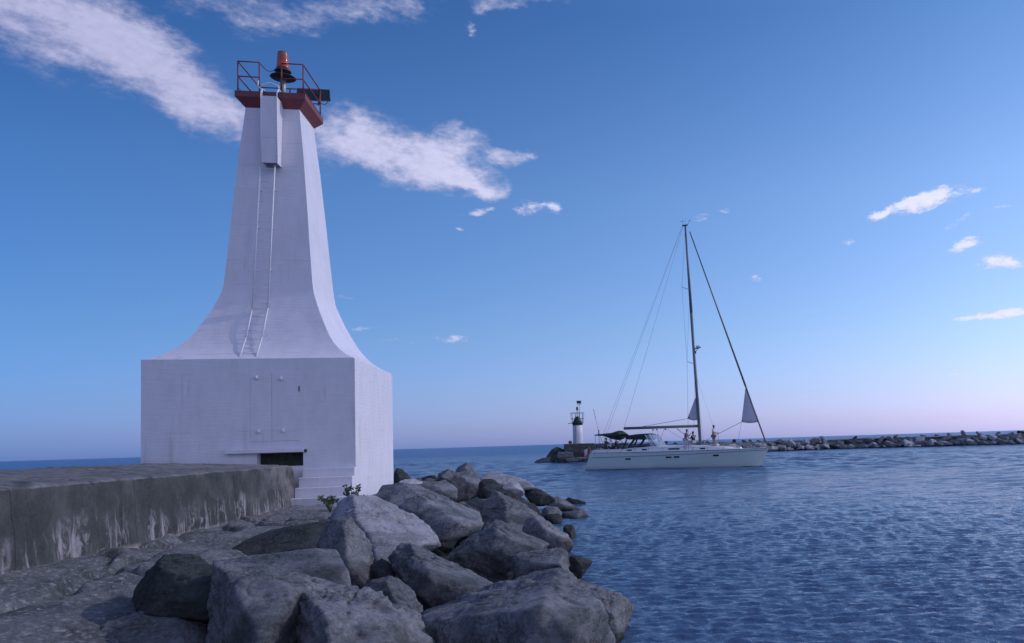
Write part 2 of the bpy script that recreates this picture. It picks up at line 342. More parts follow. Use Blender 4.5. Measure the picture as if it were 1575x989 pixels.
# ------------------------------------------------------------------ the setting: water, ledge
rr = [5.5]
while rr[-1] < 40000:
    r_ = rr[-1]; rr.append(r_*(1.0034 if r_ < 70 else 1.0062 if r_ < 260 else 1.06))
rr = np.array(rr)
th = np.concatenate([np.arange(-180, -42, 6.), np.arange(-42, 44, .11), np.arange(44, 181, 6.)]); th[-1] = 180
A, Rr = np.meshgrid(np.radians(th), rr)
X = Rr*np.sin(A); Y = Rr*np.cos(A); Z = np.zeros_like(X)
rs = np.random.RandomState(3)
cell = np.maximum(np.gradient(rr)[:, None], Rr*np.radians(.11))
side = np.clip((43-np.abs(np.degrees(A)))/3, 0, 1)
for i in range(80):
    lam = .11*(3.8**rs.rand()); ang = R(80) + rs.normal()*R(18) ; k = 2*math.pi/lam
    amp = .0085*lam*(.55+rs.rand())*(.75 if lam > 1.3 else 1)
    ph = k*(X*math.cos(ang)+Y*math.sin(ang)) + rs.rand()*6.28 + .8*np.sin(.35*X+.5*Y+rs.rand()*6)
    fade = np.clip((lam/cell-2.)/2, 0, 1)*side
    Z += fade*amp*(np.exp(.9*(np.sin(ph)-1))*2-.9)
for i in range(45):
    lam = .8*(4.0**rs.rand()); ang = R(80) + rs.normal()*R(22); k = 2*math.pi/lam
    ph = k*(X*math.cos(ang)+Y*math.sin(ang)) + rs.rand()*6.28 + 1.4*np.sin(.3*X+.14*Y+rs.rand()*6)
    fade = np.clip((lam/cell-2.)/2, 0, 1)*side*np.clip((Rr-18)/70, 0, 1)
    Z += fade*.0085*lam*(.5+rs.rand())*(np.exp(.9*(np.sin(ph)-1))*2-.9)
gust = .8+.35*np.sin(X*.11+1.3*np.sin(Y*.07))*np.sin(Y*.09+X*.03)
Z *= gust
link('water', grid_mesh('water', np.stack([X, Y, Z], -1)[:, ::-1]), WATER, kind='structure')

ys = np.concatenate([np.arange(1.5, 26, .055), np.arange(26, 56, .15)]); xs = np.arange(-7.25, 1.9, .06)
P = np.zeros((len(ys), len(xs), 3))
for j, y in enumerate(ys):
    for i, x in enumerate(xs):
        edge = -4.9 + .35*noise.noise(Vector((y*.35, 3, 1)))
        h = .90 - .035*(x+7) - max(0, x-edge)*.285
        if y > 24: h += .45*min(1, (y-24)/6)*max(0, 1-abs(x+3.6)/3.5) - max(0, y-38)*.10
        # broken slabs: long cracks along and across the ledge
        w = noise.noise(Vector((x*.6, y*.5, 0)))*.5
        crack = min(abs(y-15.6-.25*(x+6)+w*.6), abs(y-19.3+.5*(x+6)+w*.8), abs(x+5.9+w*.8) + (0 if 9 < y < 13.5 else 1), abs(y-12.1+.9*(x+5)+w)+(0 if x > -6.1 else 1))
        h -= .26*math.exp(-(crack/.13)**2)
        if y > 16.15+.25*(x+6)*-1: h += .03
        h += .06*fbm((x*.55, y*.4, 5), 4, .9) + .018*fbm((x*3.2, y*2.2, 9), 5, .7) + .012*noise.ridged_multi_fractal(Vector((x*2.6, y*1.5, 2)), .8, 2.1, 4, 1, 2, noise_basis='PERLIN_ORIGINAL')
        tt = 3.2*fbm((x*.28, y*.20, 15), 2, 1.) + (x+y*.15)*.5; fl = math.floor(tt); fr_ = tt-fl
        h += .11*((fl + min(1, max(0, (fr_-.86)/.14)))-tt+.5) - .05*math.exp(-((fr_-.84)/.04)**2)
        P[j, i] = (x, y, h)
link('rock_ledge', grid_mesh('rock_ledge', P), LEDGE, kind='structure')

# ------------------------------------------------------------------ breakwater wall
def wall():
    prof = [(-7.0, .55), (-7.0, .7)] + [(-7.0-.004*k, .7+k*.0605) for k in range(21)] + [(-7.09, 2.005), (-7.11, 2.03), (-7.16, 2.045)] + [(-7.25-k*.19, 2.055+k*.0095) for k in range(1, 20)] + [(-11.0, 2.15), (-11.05, .4)]
    ys = np.arange(2.0, 24.66, .028); rows = []
    for y in ys:
        row = []
        for i, (x, z) in enumerate(prof):
            # the end is broken back a little at the harbour side
            yy = 2 + (y-2)*((24.12 if x > -7.6 else 24.66)-2)/(24.66-2)
            n = .03*fbm((0, yy*.8, z*1.4), 4) + .015*fbm((x*3, yy*4, z*5), 4)
            dx = (n*(.35 if i > 19 else 1)) if i < 24 else 0
            sag = .015*math.sin(yy*.45+1) if z > 1.9 else 0
            dz = (sag + .016*fbm((x*.9, yy*.5, 7), 4) + .016*fbm((x*4, yy*4, 3), 3)) if i > 22 else 0
            if i > 22:
                for cy_, w_ in ((11.6, .035), (14.25, .05), (17.6, .03), (21.3, .03)):
                    d_ = abs(yy - cy_ - .5*noise.noise(Vector((x*.8, cy_, 0)))); dz -= .07*math.exp(-(d_/w_)**2)
                if 22 < i < 26: dz -= .05*max(0, noise.noise(Vector((yy*1.3, 4, 0))))
            else:
                for cy_ in (15.05, 19.9): dx -= .045*math.exp(-((yy-cy_)/.045)**2)
            row.append((x+dx, yy, z+dz))
        rows.append(row)
    last = [list(p) for p in rows[-1]]
    cen = [(x, y, .55) for x, y, z in rows[-1]]
    rows.append(cen)
    P = np.array(rows)
    return grid_mesh('breakwater_wall', P)
link('breakwater_wall', wall(), WALLM, label='low weathered concrete wall with white lime streaks leading to the white tower', cat='wall')

# ------------------------------------------------------------------ main lighthouse tower
CX, CY = -8.367, 27.491
T = empty('lighthouse_tower', (CX, CY, .5), label='tall white concrete light tower with flared foot, red gallery and square base', cat='lighthouse')
OFF = Vector((CX, CY, .5))
class TB(MB):      # world coordinates in, tower coordinates out
    def build(s, name, mat, parent=None, **k):
        if parent is None or parent is T:
            bmesh.ops.translate(s.b, verts=s.b.verts, vec=-OFF); o = MB.build(s, name, mat, T, **k)
        else:
            bmesh.ops.translate(s.b, verts=s.b.verts, vec=-OFF); o = MB.build(s, name, mat, parent, **k)
        return o
X0, X1, Y0, Y1, ZT = CX-2.76, CX+2.76, 24.73, 30.25, 5.07
def base_mesh():
    b = bmesh.new()
    def face(ps): return b.faces.new([b.verts.new(p) for p in ps])
    gx = [X0, -8.2, -7.0, X1]; gz = [.3, 2.02, 2.40, ZT]
    for i in range(3):
        for j in range(3):
            if i == 1 and j == 1: continue
            face([(gx[i], Y0, gz[j]), (gx[i+1], Y0, gz[j]), (gx[i+1], Y0, gz[j+1]), (gx[i], Y0, gz[j+1])])
    face([(X1, Y0, .3), (X1, Y1, .3), (X1, Y1, ZT), (X1, Y0, ZT)]); face([(X0, Y1, .3), (X0, Y0, .3), (X0, Y0, ZT), (X0, Y1, ZT)])
    face([(X1, Y1, .3), (X0, Y1, .3), (X0, Y1, ZT), (X1, Y1, ZT)]); face([(X0, Y0, ZT), (X1, Y0, ZT), (X1, Y1, ZT), (X0, Y1, ZT)])
    a, c, d, e = gx[1], gx[2], gz[1], gz[2]; D = Y0+.9
    face([(a, Y0, d), (a, D, d), (a, D, e), (a, Y0, e)]); face([(c, D, d), (c, Y0, d), (c, Y0, e), (c, D, e)])
    face([(a, Y0, e), (a, D, e), (c, D, e), (c, Y0, e)]); face([(a, D, d), (a, Y0, d), (c, Y0, d), (c, D, d)]); face([(a, D, d), (c, D, d), (c, D, e), (a, D, e)])
    bmesh.ops.remove_doubles(b, verts=b.verts, dist=1e-4)
    ed = [e for e in b.edges if len(e.link_faces) == 2 and e.calc_face_angle(0) > 1 and (all(v.co.z > ZT-.01 for v in e.verts) or (abs(e.verts[0].co.x-e.verts[1].co.x) < 1e-4 and abs(e.verts[0].co.y-e.verts[1].co.y) < 1e-4 and min(abs(e.verts[0].co.x-X0), abs(e.verts[0].co.x-X1)) < .01))]
    bmesh.ops.bevel(b, geom=ed, offset=.03, segments=2, affect='EDGES')
    return b
t = TB(); t.b.free(); t.b = base_mesh(); BASE = t.build('base', WHITE)
DKC = Mat('dark_raw_concrete', (.05, .055, .045), .95)
DKC.col(DKC.ramp(DKC.noise(6, 8, .7), [(.3, (.012, .016, .012)), (.7, (.07, .075, .055))])).bump(DKC.noise(12, 6, .7), 1, .05); DKC = DKC.m
t = TB(); t.box(-8.19, -7.01, 25.0, 25.55, 2.03, 2.39); t.build('recess', DKC, BASE)
t = TB(); t.box(-8.98, -6.97, Y0-.16, Y0-.003, 2.41, 2.52, .01); t.build('ledge', WHITE, BASE)
t = TB(); t.box(-6.98, -6.9, Y0-.03, Y0-.004, 2.40, 2.48); t.build('bracket', DARKMETAL, BASE)
# double access door, painted over
for xa, xb in ((-8.36, -7.82), (-7.80, -7.10)):
    t = TB(); t.box(xa, xb, Y0-.014, Y0-.001, 2.74, 4.66, .003); t.build('door', WHITE2 if False else WHITE, BASE)
for x, z in ((-8.187, 4.526), (-7.545, 4.497), (-8.144, 3.02), (-7.503, 3.02)):
    t = TB()
    t.lathe([(.0, -.06), (.035, -.05), (.05, -.01), (.035, .05), (.0, .07)], 12, (x, Y0-.06, z)); t.build('hinge_knob', WHITE2, BASE)
t = TB(); t.box(-7.1, -7.075, Y0-.035, Y0-.023, 4.12, 4.27); t.build('latch', DARKMETAL, BASE)
# steps, flush with the harbour side
t = TB(); t2 = [(24.73, 1.69, 24.43), (24.43, 1.42, 24.13), (24.13, 1.15, 23.80)]
t.box(-6.98, X1+.006, 24.55, Y0-.002, .5, 1.93, .012); t.box(-7.0, X1+.009, 24.28, 24.548, .5, 1.69, .015); t.box(-7.02, X1+.012, 24.0, 24.278, .5, 1.42, .015); t.box(-7.04, X1+.016, 23.7, 23.998, .5, 1.15, .015)
t.build('steps', WHITE)
# flared shaft
PR = [(5.072, 2.70), (5.15, 2.54), (5.26, 2.38), (5.42, 2.18), (5.6, 2.02), (5.8, 1.88), (6.05, 1.745), (6.3, 1.63), (6.6, 1.495), (6.9, 1.385), (7.2, 1.28), (7.5, 1.232), (7.9, 1.198), (8.6, 1.143), (9.6, 1.07), (10.6, .99), (11.6, .912), (12.4, .83), (13.06, .77)]
def wz_(z):
    for (a, b), (c, d) in zip(PR, PR[1:]):
        if z <= c: return b+(d-b)*(z-a)/(c-a)
    return PR[-1][1]
b = bmesh.new(); rings = []
zs = list(np.linspace(5.072, 5.6, 9)) + list(np.linspace(5.7, 7.5, 20)) + list(np.linspace(7.8, 13.06, 18))
for z in zs:
    w = wz_(z)
    ring = []
    for (sx, sy, tx, ty) in ((-1, -1, 1, 0), (1, -1, 0, 1), (1, 1, -1, 0), (-1, 1, 0, -1)):
        for k in range(6):
            f = k/6*2
            ring.append(b.verts.new((CX+(sx+tx*f)*w, CY+(sy+ty*f)*w, z)))
    rings.append(ring)
for A_, B_ in zip(rings, rings[1:]):
    for i in range(24):
        f = b.faces.new((A_[i], A_[(i+1) % 24], B_[(i+1) % 24], B_[i])); f.smooth = True
b.faces.new(rings[-1])
b.edges.ensure_lookup_table()
for rA, rB in zip(rings, rings[1:]):
    for i in (0, 6, 12, 18):
        e = b.edges.get((rA[i], rB[i])); e.smooth = False
t = TB(); t.b.free(); t.b = b; t.build('shaft', WHITE)
# gallery: splayed concrete corbel and slab
t = TB()
def frustum(bm, w0, z0, w1, z1, cy0=None):
    a = [bm.verts.new((CX+sx*w0, CY+sy*w0, z0)) for sx, sy in ((-1,-1),(1,-1),(1,1),(-1,1))]
    c = [bm.verts.new((CX+sx*w1, CY+sy*w1, z1)) for sx, sy in ((-1,-1),(1,-1),(1,1),(-1,1))]
    bm.faces.new(a[::-1]); bm.faces.new(c)
    for i in range(4): bm.faces.new((a[i], a[(i+1) % 4], c[(i+1) % 4], c[i]))
frustum(t.b, .78, 13.05, 1.0, 13.30); frustum(t.b, 1.0, 13.303, 1.0, 13.48)
GAL = t.build('gallery', REDC)
# railing
rb = TB(); zt, zm = 14.42, 13.95; e = .93; fx = CX+e; bx = CX-e; fy = CY-e; by = CY+e
posts = [(bx, fy), (-8.69, fy), (-8.06, fy), (fx, fy), (fx, by), (bx, by), (CX, by)]
for x, y in posts: rb.tube((x, y, 13.48), (x, y, zt), .022)
for z in (zt, zm, 13.6):
    rr_ = .02 if z > 13.7 else .012
    rb.tube((fx, fy, z), (fx, by, z), rr_); rb.tube((fx, by, z), (bx, by, z), rr_); rb.tube((bx, by, z), (bx, fy, z), rr_)
    if z > 13.7: rb.tube((bx, fy, z), (-8.69, fy, z), rr_); rb.tube((-8.06, fy, z), (fx, fy, z), rr_)
rb.build('railing', RED)
# ladder hood on the face
t = TB()
for (x0, x1, y0, y1) in ((-8.50, -8.07, 26.13, 26.16), (-8.50, -8.475, 26.163, 26.75), (-8.095, -8.07, 26.163, 26.75)):
    t.box(x0, x1, y0, y1, 11.15, 13.2)
t.build('ladder_hood', WHITE)
t = TB()
for xl in (-8.51, -8.06):
    t.tube((xl, 26.12, 11.1), (xl, 26.12, 13.3), .012)
    t.path([(xl, 26.12, 13.3), (xl, 26.25, 13.45), (xl, 26.5, 13.5)], .02)
t.path([(-8.65, 26.35, 13.75), (-8.65, 26.3, 13.55), (-8.5, 26.2, 13.42), (-8.5, 26.15, 13.2)], .02)
pts = [(-8.58+.5*k/8, 26.35, 13.60+.09*math.sin(math.pi*k/8)) for k in range(9)] + [(-8.04, 26.25, 13.45), (-8.06, 26.13, 13.3)]
t.path(pts, .02)
t.build('grab_rail', WHITE2)
# ladder
LAD = empty('ladder', (0, 0, 0)); LAD.parent = T; LAD.location = (0, 0, 0)
def lerp(a, b, f): return tuple(x+(y-x)*f for x, y in zip(a, b))
l1, l2, l3 = (-8.582, 26.30, 11.22), (-8.727, 25.99, 6.70), (-8.717, 24.93, 5.115)
k1, k2, k3 = (-8.179, 26.30, 11.22), (-8.302, 25.99, 6.70), (-8.287, 24.93, 5.115)
lm, km = (-8.729, 25.48, 5.757), (-8.302, 25.48, 5.757)
for q in ((l1, l2, lm, l3), (k1, k2, km, k3)):
    t = TB(); t.path(q, .022); o = t.build('rail', WHITE2, LAD)
for k in range(22): t = TB(); t.tube(lerp(l1, l2, k/22), lerp(k1, k2, k/22), .009, n=6); t.build('rung', WHITE2, LAD)
for k in range(8): t = TB(); t.tube(lerp(l2, lm, k/4) if k < 4 else lerp(lm, l3, (k-4)/4), lerp(k2, km, k/4) if k < 4 else lerp(km, k3, (k-4)/4), .009, n=6); t.build('rung', WHITE2, LAD)
for z in (10.4, 9.2, 7.9, 6.9):
    f = (11.22-z)/(11.22-6.7)
    for q in (lerp(l1, l2, f), lerp(k1, k2, f)): t = TB(); t.tube(q, (q[0], CY-wz_(z)+.02, z), .012, n=6); t.build('wall_bracket', WHITE2, LAD)
# beacon
BC = empty('beacon', (0, 0, 0)); BC.parent = T; BC.location = (0, 0, 0)
lx, ly = -8.30, 27.5
t = TB(); t.tube((lx, ly, 13.48), (lx, ly, 14.5), .085, n=16); t.build('post', GREYM, BC)
t = TB(); t.lathe([(.0, 0), (.36, .005), (.38, .02), (.36, .035), (.1, .05), (.0, .05)], 32, (lx, ly, 14.36)); t.build('sun_disc', DARKMETAL, BC)
t = TB(); t.lathe([(.0, 0), (.235, 0), (.25, .03), (.22, .07), (.0, .07)], 32, (lx, ly, 14.56)); t.build('flange', DARKMETAL, BC)
t = TB(); pf = [(.0, .0), (.205, .0)]
for k in range(1, 9): pf += [(.19-.004*k, .06*k-.008), (.205-.005*k, .06*k), (.19-.004*k, .06*k+.008)]
pf += [(.16, .50), (.155, .56), (.13, .575), (.0, .58)]
t.lathe(pf, 32, (lx, ly, 14.63)); o = t.build('lens', LENS, BC)
t = TB()
cab = [(-8.69, fy, 14.42)]
for k in range(1, 10):
    f = k/10; cab.append((-8.69+(lx-.2+8.69)*f, fy+(ly-fy)*f, 14.42+.22*f-.16*math.sin(math.pi*f)))
cab.append((lx-.2, ly, 14.64)); t.path(cab, .011, 6); t.build('cable', BLACK, BC)
t = TB(); t.path([(-7.2, 28.45, 14.1), (-7.2, 28.4, 14.0), (-7.28, 28.4, 13.93), (-7.4, 28.4, 13.95), (-7.44, 28.42, 14.05)], .01, 6); panel_cable = t
SP = empty('solar_panel', (0, 0, 0)); SP.parent = T; SP.location = (0, 0, 0)
panel_cable.build('cable', BLACK, SP)
t = TB(); t.poly([(-8.20, 28.52, 14.12), (-7.16, 28.52, 14.12), (-7.22, 28.66, 14.52), (-8.18, 28.66, 14.52)], .035); t.build('cells', PANEL, SP)
t = TB(); t.path([(-8.2, 28.50, 14.10), (-7.15, 28.50, 14.10), (-7.21, 28.66, 14.54), (-8.2, 28.66, 14.54), (-8.2, 28.5, 14.1)], .018, 6)
t.tube((-7.5, 28.42, 13.9), (-7.5, 28.6, 14.4), .018); t.tube((-8.0, 28.42, 13.9), (-8.0, 28.6, 14.4), .018); t.build('frame', DARKMETAL, SP)

# ------------------------------------------------------------------ boulders
def hull_planes(pts, keep=12):
    b = bmesh.new()
    for p in pts: b.verts.new(p)
    r = bmesh.ops.convex_hull(b, input=b.verts)
    bmesh.ops.recalc_face_normals(b, faces=b.faces)
    pl = []
    for f in sorted(b.faces, key=lambda f: -f.calc_area()):
        a = f.calc_area()
        if a < 1e-6: continue
        n = f.normal; d = n.dot(f.calc_center_median())
        for q in pl:
            if n.dot(q[0]) > .93: q[2] += a; q[1] = max(q[1], d) if n.dot(q[0]) > .985 else q[1]; break
        else: pl.append([n.copy(), d, a])
    b.free()
    # only the broad fracture faces are kept, so neighbouring faces meet in sharp edges
    pl.sort(key=lambda q: -q[2])
    return [(q[0], q[1]) for q in pl[:keep]]
ICO = {}
def ico(n):
    if n not in ICO:
        b = bmesh.new(); bmesh.ops.create_icosphere(b, subdivisions=n, radius=1)
        b.verts.ensure_lookup_table()
        ICO[n] = (np.array([v.co[:] for v in b.verts]), [[v.index for v in f.verts] for f in b.faces]); b.free()
    return ICO[n]
def boulder_mesh(name, pts, sub=5, rough=.03, chips=5, seed=0, p=90, strat=1.0):
    rs = random.Random(seed)
    c = sum((Vector(q) for q in pts), Vector())/len(pts)
    loc = [Vector(q)-c for q in pts]; size = (sum(q.length for q in loc)/len(loc))
    full = hull_planes(loc, 99); pl = hull_planes(loc, 11 if sub > 3 else 9)
    for k in range(chips):
        n = Vector((rs.gauss(0, 1), rs.gauss(0, 1), rs.gauss(0, 1))).normalized(); f_ = rs.uniform(.88, .96)
        if sub > 3 and k < (1 if chips == 3 else chips*.6):       # the exposed, weathered side has the big fracture faces
            n = Vector((rs.gauss(0, .8), rs.gauss(-.9, .5), rs.gauss(.6, .6))).normalized(); f_ = rs.uniform(.78, .94)
        pl.append((n, max(n.dot(q) for q in loc)*f_))
    V, Fc = ico(sub)
    Nn = np.array([q[0][:] for q in pl]); D = np.array([max(q[1], .02) for q in pl])
    dots = V @ Nn.T; inv = np.where(dots > 1e-3, dots/D, 0)
    r = np.maximum((inv**p).sum(1), 1e-30)**(-1/p)
    fN = np.array([q[0][:] for q in full]); fD = np.array([max(q[1], .02) for q in full]); fd = V @ fN.T
    r = np.minimum(r, 1.16/np.where(fd > 1e-3, fd/fD, 1e-9).max(1))
    P = V*r[:, None]*1.02
    ax = Vector((rs.gauss(0, .5), rs.gauss(0, .5), 1)).normalized(); off = Vector((seed*3.7, seed*1.3, 0))
    out = []
    for v, q in zip(V, P):
        q = Vector(q); s = q + ax*(ax.dot(q))*2.2
        d = rough*(.28*fbm(q*(1.1/size)+off, 3) + .55*fbm(s*(3.2/size)+off, 4)*strat + .25*fbm(q*(9/size)+off, 3))
        tt = (ax.dot(q)/size)*3.2 + 1.3*noise.noise(q*(.9/size)+off); fl = math.floor(tt); fr_ = tt-fl
        d += rough*.75*((fl + min(1, max(0, (fr_-.78)/.22)))-tt+.5)
        k = noise.noise(s*(1.7/size)+off*2)
        if abs(k) < .05: d -= rough*.7*(1-abs(k)/.05)       # cleft
        out.append(q + Vector(v)*(d*size*2))
    me = bpy.data.meshes.new(name); me.from_pydata([tuple(q) for q in out], [], Fc)
    me.polygons.foreach_set('use_smooth', np.full(len(Fc), sub > 3)); me.update()
    return me, c
def hor(x): return 710-.0311*x
def vray(x, y, D): return CAM + (fw + rt*((x-PX)/F) - up*((y-PY)/F))*D
# outline as seen (in the photograph's own pixels), height of its foot, how far it leans back, thickness; facets nearer the viewer
B = []
def rock(mat, outline, zb, k=1.2, ridge=(), T=.7, label='', seed=None, rough=.03, D=None, chips=5, sub=5, strat=1):
    yb = max(p[1] for p in outline); xb = sum(p[0] for p in outline)/len(outline)
    D0 = D or (2.4-zb)*F/(yb-hor(xb))
    pts = []; fr = []
    for x, y in outline:
        h = (yb-y)/F*D0; fr.append((x, y, D0+k*h)); pts.append(vray(x, y, D0+k*h))
    for x, y, dd in ridge:
        h = (yb-y)/F*D0; pts.append(vray(x, y, D0+k*h+dd))
    cx = sum(p[0] for p in outline)/len(outline); cy = sum(p[1] for p in outline)/len(outline)
    wpx = max(p[0] for p in outline)-min(p[0] for p in outline); th = T*wpx/F*D0
    for x, y, d in fr: pts.append(vray(cx+(x-cx)*.8, cy+(y-cy)*.75, d+th) - Vector((0, 0, .15*th)))
    B.append(1)
    if wpx > 90: sub = 6
    if len(ridge) >= 2: chips = 3
    me, c = boulder_mesh('boulder', pts, sub, rough, chips, seed if seed is not None else len(B)*7+1, strat=strat)
    return link('boulder', me, ROCK[mat], loc=c, label=label, cat='boulder', group='boulders of the near breakwater')
rock('dark', [(604,752),(605,730),(610,720),(616,720),(624,727),(632,735),(626,744),(614,754)], .9, 1, [(616,734,-.6)], .8, 'dark upright boulder tight against the right edge of the white tower base', D=31)
rock('pale', [(611,746),(618,738),(636,736),(650,741),(648,748),(628,751)], .9, 1.5, (), .8, 'small pale boulder beside the dark upright one at the tower edge', D=28)
rock('dark', [(648,741),(650,734),(662,731),(670,731),(673,740),(664,745),(654,745)], 1.0, 1, (), .8, 'little dark boulder between two pale ones on the far skyline of the pile', D=32)
rock('grey', [(671,738),(676,728),(688,722),(700,726),(706,737),(692,743),(677,741)], 1.0, 1, [(680,733,-.5)], .8, 'grey-topped boulder with a dark left face, just left of the highest peak', D=31)
rock('warm', [(700,729),(703,720),(716,712),(724,715),(732,726),(720,731),(706,732)], 1.1, 1, [(714,722,-.4)], .8, 'pointed boulder forming the highest peak of the far end of the pile', D=33)
rock('grey', [(694,745),(699,731),(712,725),(728,722),(736,729),(738,748),(735,764),(720,768),(705,769),(698,758)], .75, 1, [(712,735,-.6),(724,745,-.7)], .7, 'tall fluted grey boulder right below the highest peak', strat=1.6, D=26)
rock('grey', [(628,757),(640,745),(668,741),(690,743),(703,752),(703,768),(690,771),(662,764)], .75, 1.4, [(670,752,-.5)], .7, 'low rounded grey boulder left of the tall fluted one', D=24)
rock('pale', [(738,737),(748,730),(772,729),(800,735),(823,747),(822,751),(800,754),(770,748)], .7, 2.6, (), .6, 'long flat pale slab lying behind the pile nearest the channel', D=27, rough=.015)
rock('dark', [(733,766),(735,746),(745,735),(757,735),(772,748),(768,768)], .6, 1, [(752,748,-.4)], .7, 'dark boulder in front of the left end of the long flat pale slab', D=26)
rock('pale', [(771,755),(776,747),(788,739),(797,743),(808,758),(802,763),(782,762)], .5, 1, [(790,750,-.5)], .7, 'blue-grey peaked boulder in front of the long flat pale slab', D=25.5)
rock('dark', [(806,760),(808,750),(824,750),(842,760),(852,770),(838,777),(818,775)], .35, 1.2, [(826,762,-.4)], .7, 'dark wedge boulder right of the blue-grey peaked one', D=27)
rock('warm', [(838,768),(843,764),(858,763),(874,773),(892,783),(888,793),(864,794),(846,786)], .1, 1.2, [(864,776,-.4)], .7, 'tan-edged boulder near the water above the round end boulder', D=29)
rock('dark', [(868,770),(873,766),(886,768),(902,772),(890,778),(878,778)], -.15, 1, (), .8, 'thin dark boulder poking into the channel at the far right of the pile', D=32)
rock('dark', [(741,752),(752,745),(770,750),(800,765),(828,784),(836,800),(815,800),(780,785),(750,770)], .5, 1.5, [(785,768,-.4)], .4, 'long dark boulder sloping down behind the white-streaked one', D=23.5, strat=1.5)
rock('warm', [(830,800),(834,784),(842,778),(856,779),(864,788),(862,800),(848,808)], .2, 1, [(846,790,-.4)], .7, 'knobbly brown boulder left of the round end boulder', D=25)
rock('warm', [(860,802),(864,792),(878,787),(898,784),(906,794),(908,806),(892,813),(872,812)], -.15, 1, [(884,797,-.5)], .8, 'rounded tan end boulder at the waterline, farthest right of the middle pile', D=26)
rock('grey', [(740, 812), (742, 775), (762, 760), (785, 765), (838, 798), (835, 815), (800, 836), (755, 828)], .45, 1.4, [(778, 772, -0.7), (778, 825, -0.9), (830, 805, -0.4)], .6, 'large grey boulder with a white streak running down its face', D=20.5)
rock('dark', [(866,812),(872,806),(882,808),(888,822),(883,842),(877,850),(870,838)], -.15, .6, [(877,826,-.3)], .8, 'narrow dark boulder standing in the water below the round end boulder', D=20.5)
rock('warm', [(798, 824), (812, 797), (835, 799), (872, 822), (879, 842), (868, 857), (820, 850)], .2, 1.1, [(830, 812, -0.7), (868, 832, -0.7), (850, 850, -0.6)], .7, 'dark rounded boulder with a pale right edge beside the narrow waterline one', D=18)
rock('grey', [(577, 770), (590, 748), (640, 746), (700, 772), (737, 798), (735, 822), (690, 836), (655, 828), (600, 795)], .45, 1.9, [(650, 766, -0.6), (725, 806, -0.9), (680, 828, -1.0)], .45, 'big smooth grey boulder directly right of the pale sloping one', D=16.5, rough=.02)
rock('grey', [(688, 858), (755, 803), (768, 803), (840, 840), (815, 872), (770, 910), (725, 892)], .15, 1.2, [(757, 824, -0.9), (792, 838, -1.15), (838, 846, -0.6), (702, 853, -0.5)], .6, 'roof-shaped grey boulder with a pale top ridge and black shadowed front', D=13.6)
rock('grey', [(784, 860), (832, 845), (864, 848), (874, 864), (875, 890), (850, 903), (795, 902)], .1, 1.3, [(800, 868, -0.6), (862, 868, -0.8), (866, 890, -0.6)], .6, 'flat-topped grey boulder right of the roof-shaped one', D=12.4)
rock('dark', [(868,868),(872,857),(886,856),(898,857),(913,862),(898,880),(886,896),(874,892)], -.2, .6, [(892,864,-.2)], .8, 'black triangular boulder with a pale tip jutting into the water', D=14)
rock('pale', [(504, 806), (521, 770), (580, 766), (652, 801), (675, 836), (655, 848), (604, 853), (570, 895), (540, 870)], .35, 1.5, [(548, 790, -0.7), (590, 848, -0.95)], .5, 'pale sloping boulder in front of the tower steps, lightest of the pile', D=12.7, rough=.022)
rock('dark', [(335,866),(360,846),(395,826),(445,812),(505,803),(535,815),(540,862),(480,880),(380,880)], .55, 1.4, [(440,830,-.3)], .35, 'long low dark slab boulder lying across behind the squared block', D=12.6, rough=.018)
rock('warm', [(500, 825), (508, 806), (538, 801), (568, 832), (572, 906), (556, 919), (520, 919), (505, 880)], .45, .8, [(532, 820, -0.45), (536, 905, -0.7), (566, 897, -0.45)], .5, 'tall pale-faced pillar boulder standing right of the squared block', D=11.3)
rock('grey', [(598, 858), (622, 838), (648, 840), (768, 903), (742, 922), (664, 948), (650, 908)], .2, 1.7, [(655, 893, -1.0), (738, 910, -0.7), (612, 864, -0.3)], .5, 'broad grey slab boulder sloping down to the right across the middle', D=10.3, strat=1.6)
rock('warm', [(868, 886), (925, 904), (966, 937), (963, 965), (935, 1030), (900, 1015)], -.3, .9, [(915, 925, -0.15), (948, 950, -0.55), (935, 1000, -0.3)], .6, 'brown-edged boulder farthest right at the bottom, half in the water', D=9.6)
rock('grey', [(340, 862), (430, 851), (509, 856), (511, 930), (400, 960), (345, 930)], .45, .35, [(509, 874, -0.75), (509, 925, -0.75), (348, 884, -0.5), (430, 882, -0.65)], .6, 'squared grey block with a sharp pale right edge', D=9.9, rough=.012, chips=2)
rock('grey', [(655, 962), (722, 916), (822, 880), (870, 886), (914, 955), (935, 1010), (920, 1075), (680, 1075)], .0, 1.1, [(830, 890, -0.35), (760, 940, -0.9), (905, 955, -0.9), (700, 990, -0.5), (850, 1000, -1.2)], .6, 'largest boulder, streaked grey, at the bottom centre of the pile', D=7.6, sub=6, rough=.022, strat=1.8)
rock('grey', [(566, 930), (572, 900), (604, 892), (632, 905), (652, 950), (664, 1000), (640, 1050), (580, 1050)], .2, .9, [(600, 908, -0.35), (648, 1000, -0.5)], .6, 'round-topped grey boulder wedged between the two bottom boulders', D=8.6)
rock('black', [(214, 942), (237, 863), (300, 856), (345, 885), (350, 942), (300, 964), (240, 960)], .55, .5, [(247, 876, -0.5), (330, 896, -0.5), (332, 952, -0.6), (226, 946, -0.4)], .6, 'black mossy boulder standing alone on the pale ledge', D=8.6)
rock('warm', [(448, 905), (466, 893), (560, 920), (655, 963), (672, 1020), (640, 1095), (460, 1085), (442, 970)], .1, 1.3, [(475, 935, -0.65), (600, 975, -0.65), (520, 1010, -1.0)], .55, 'wide rough slab boulder at the bottom edge with a long sloping top', D=7.0, sub=6, strat=2, rough=.028)
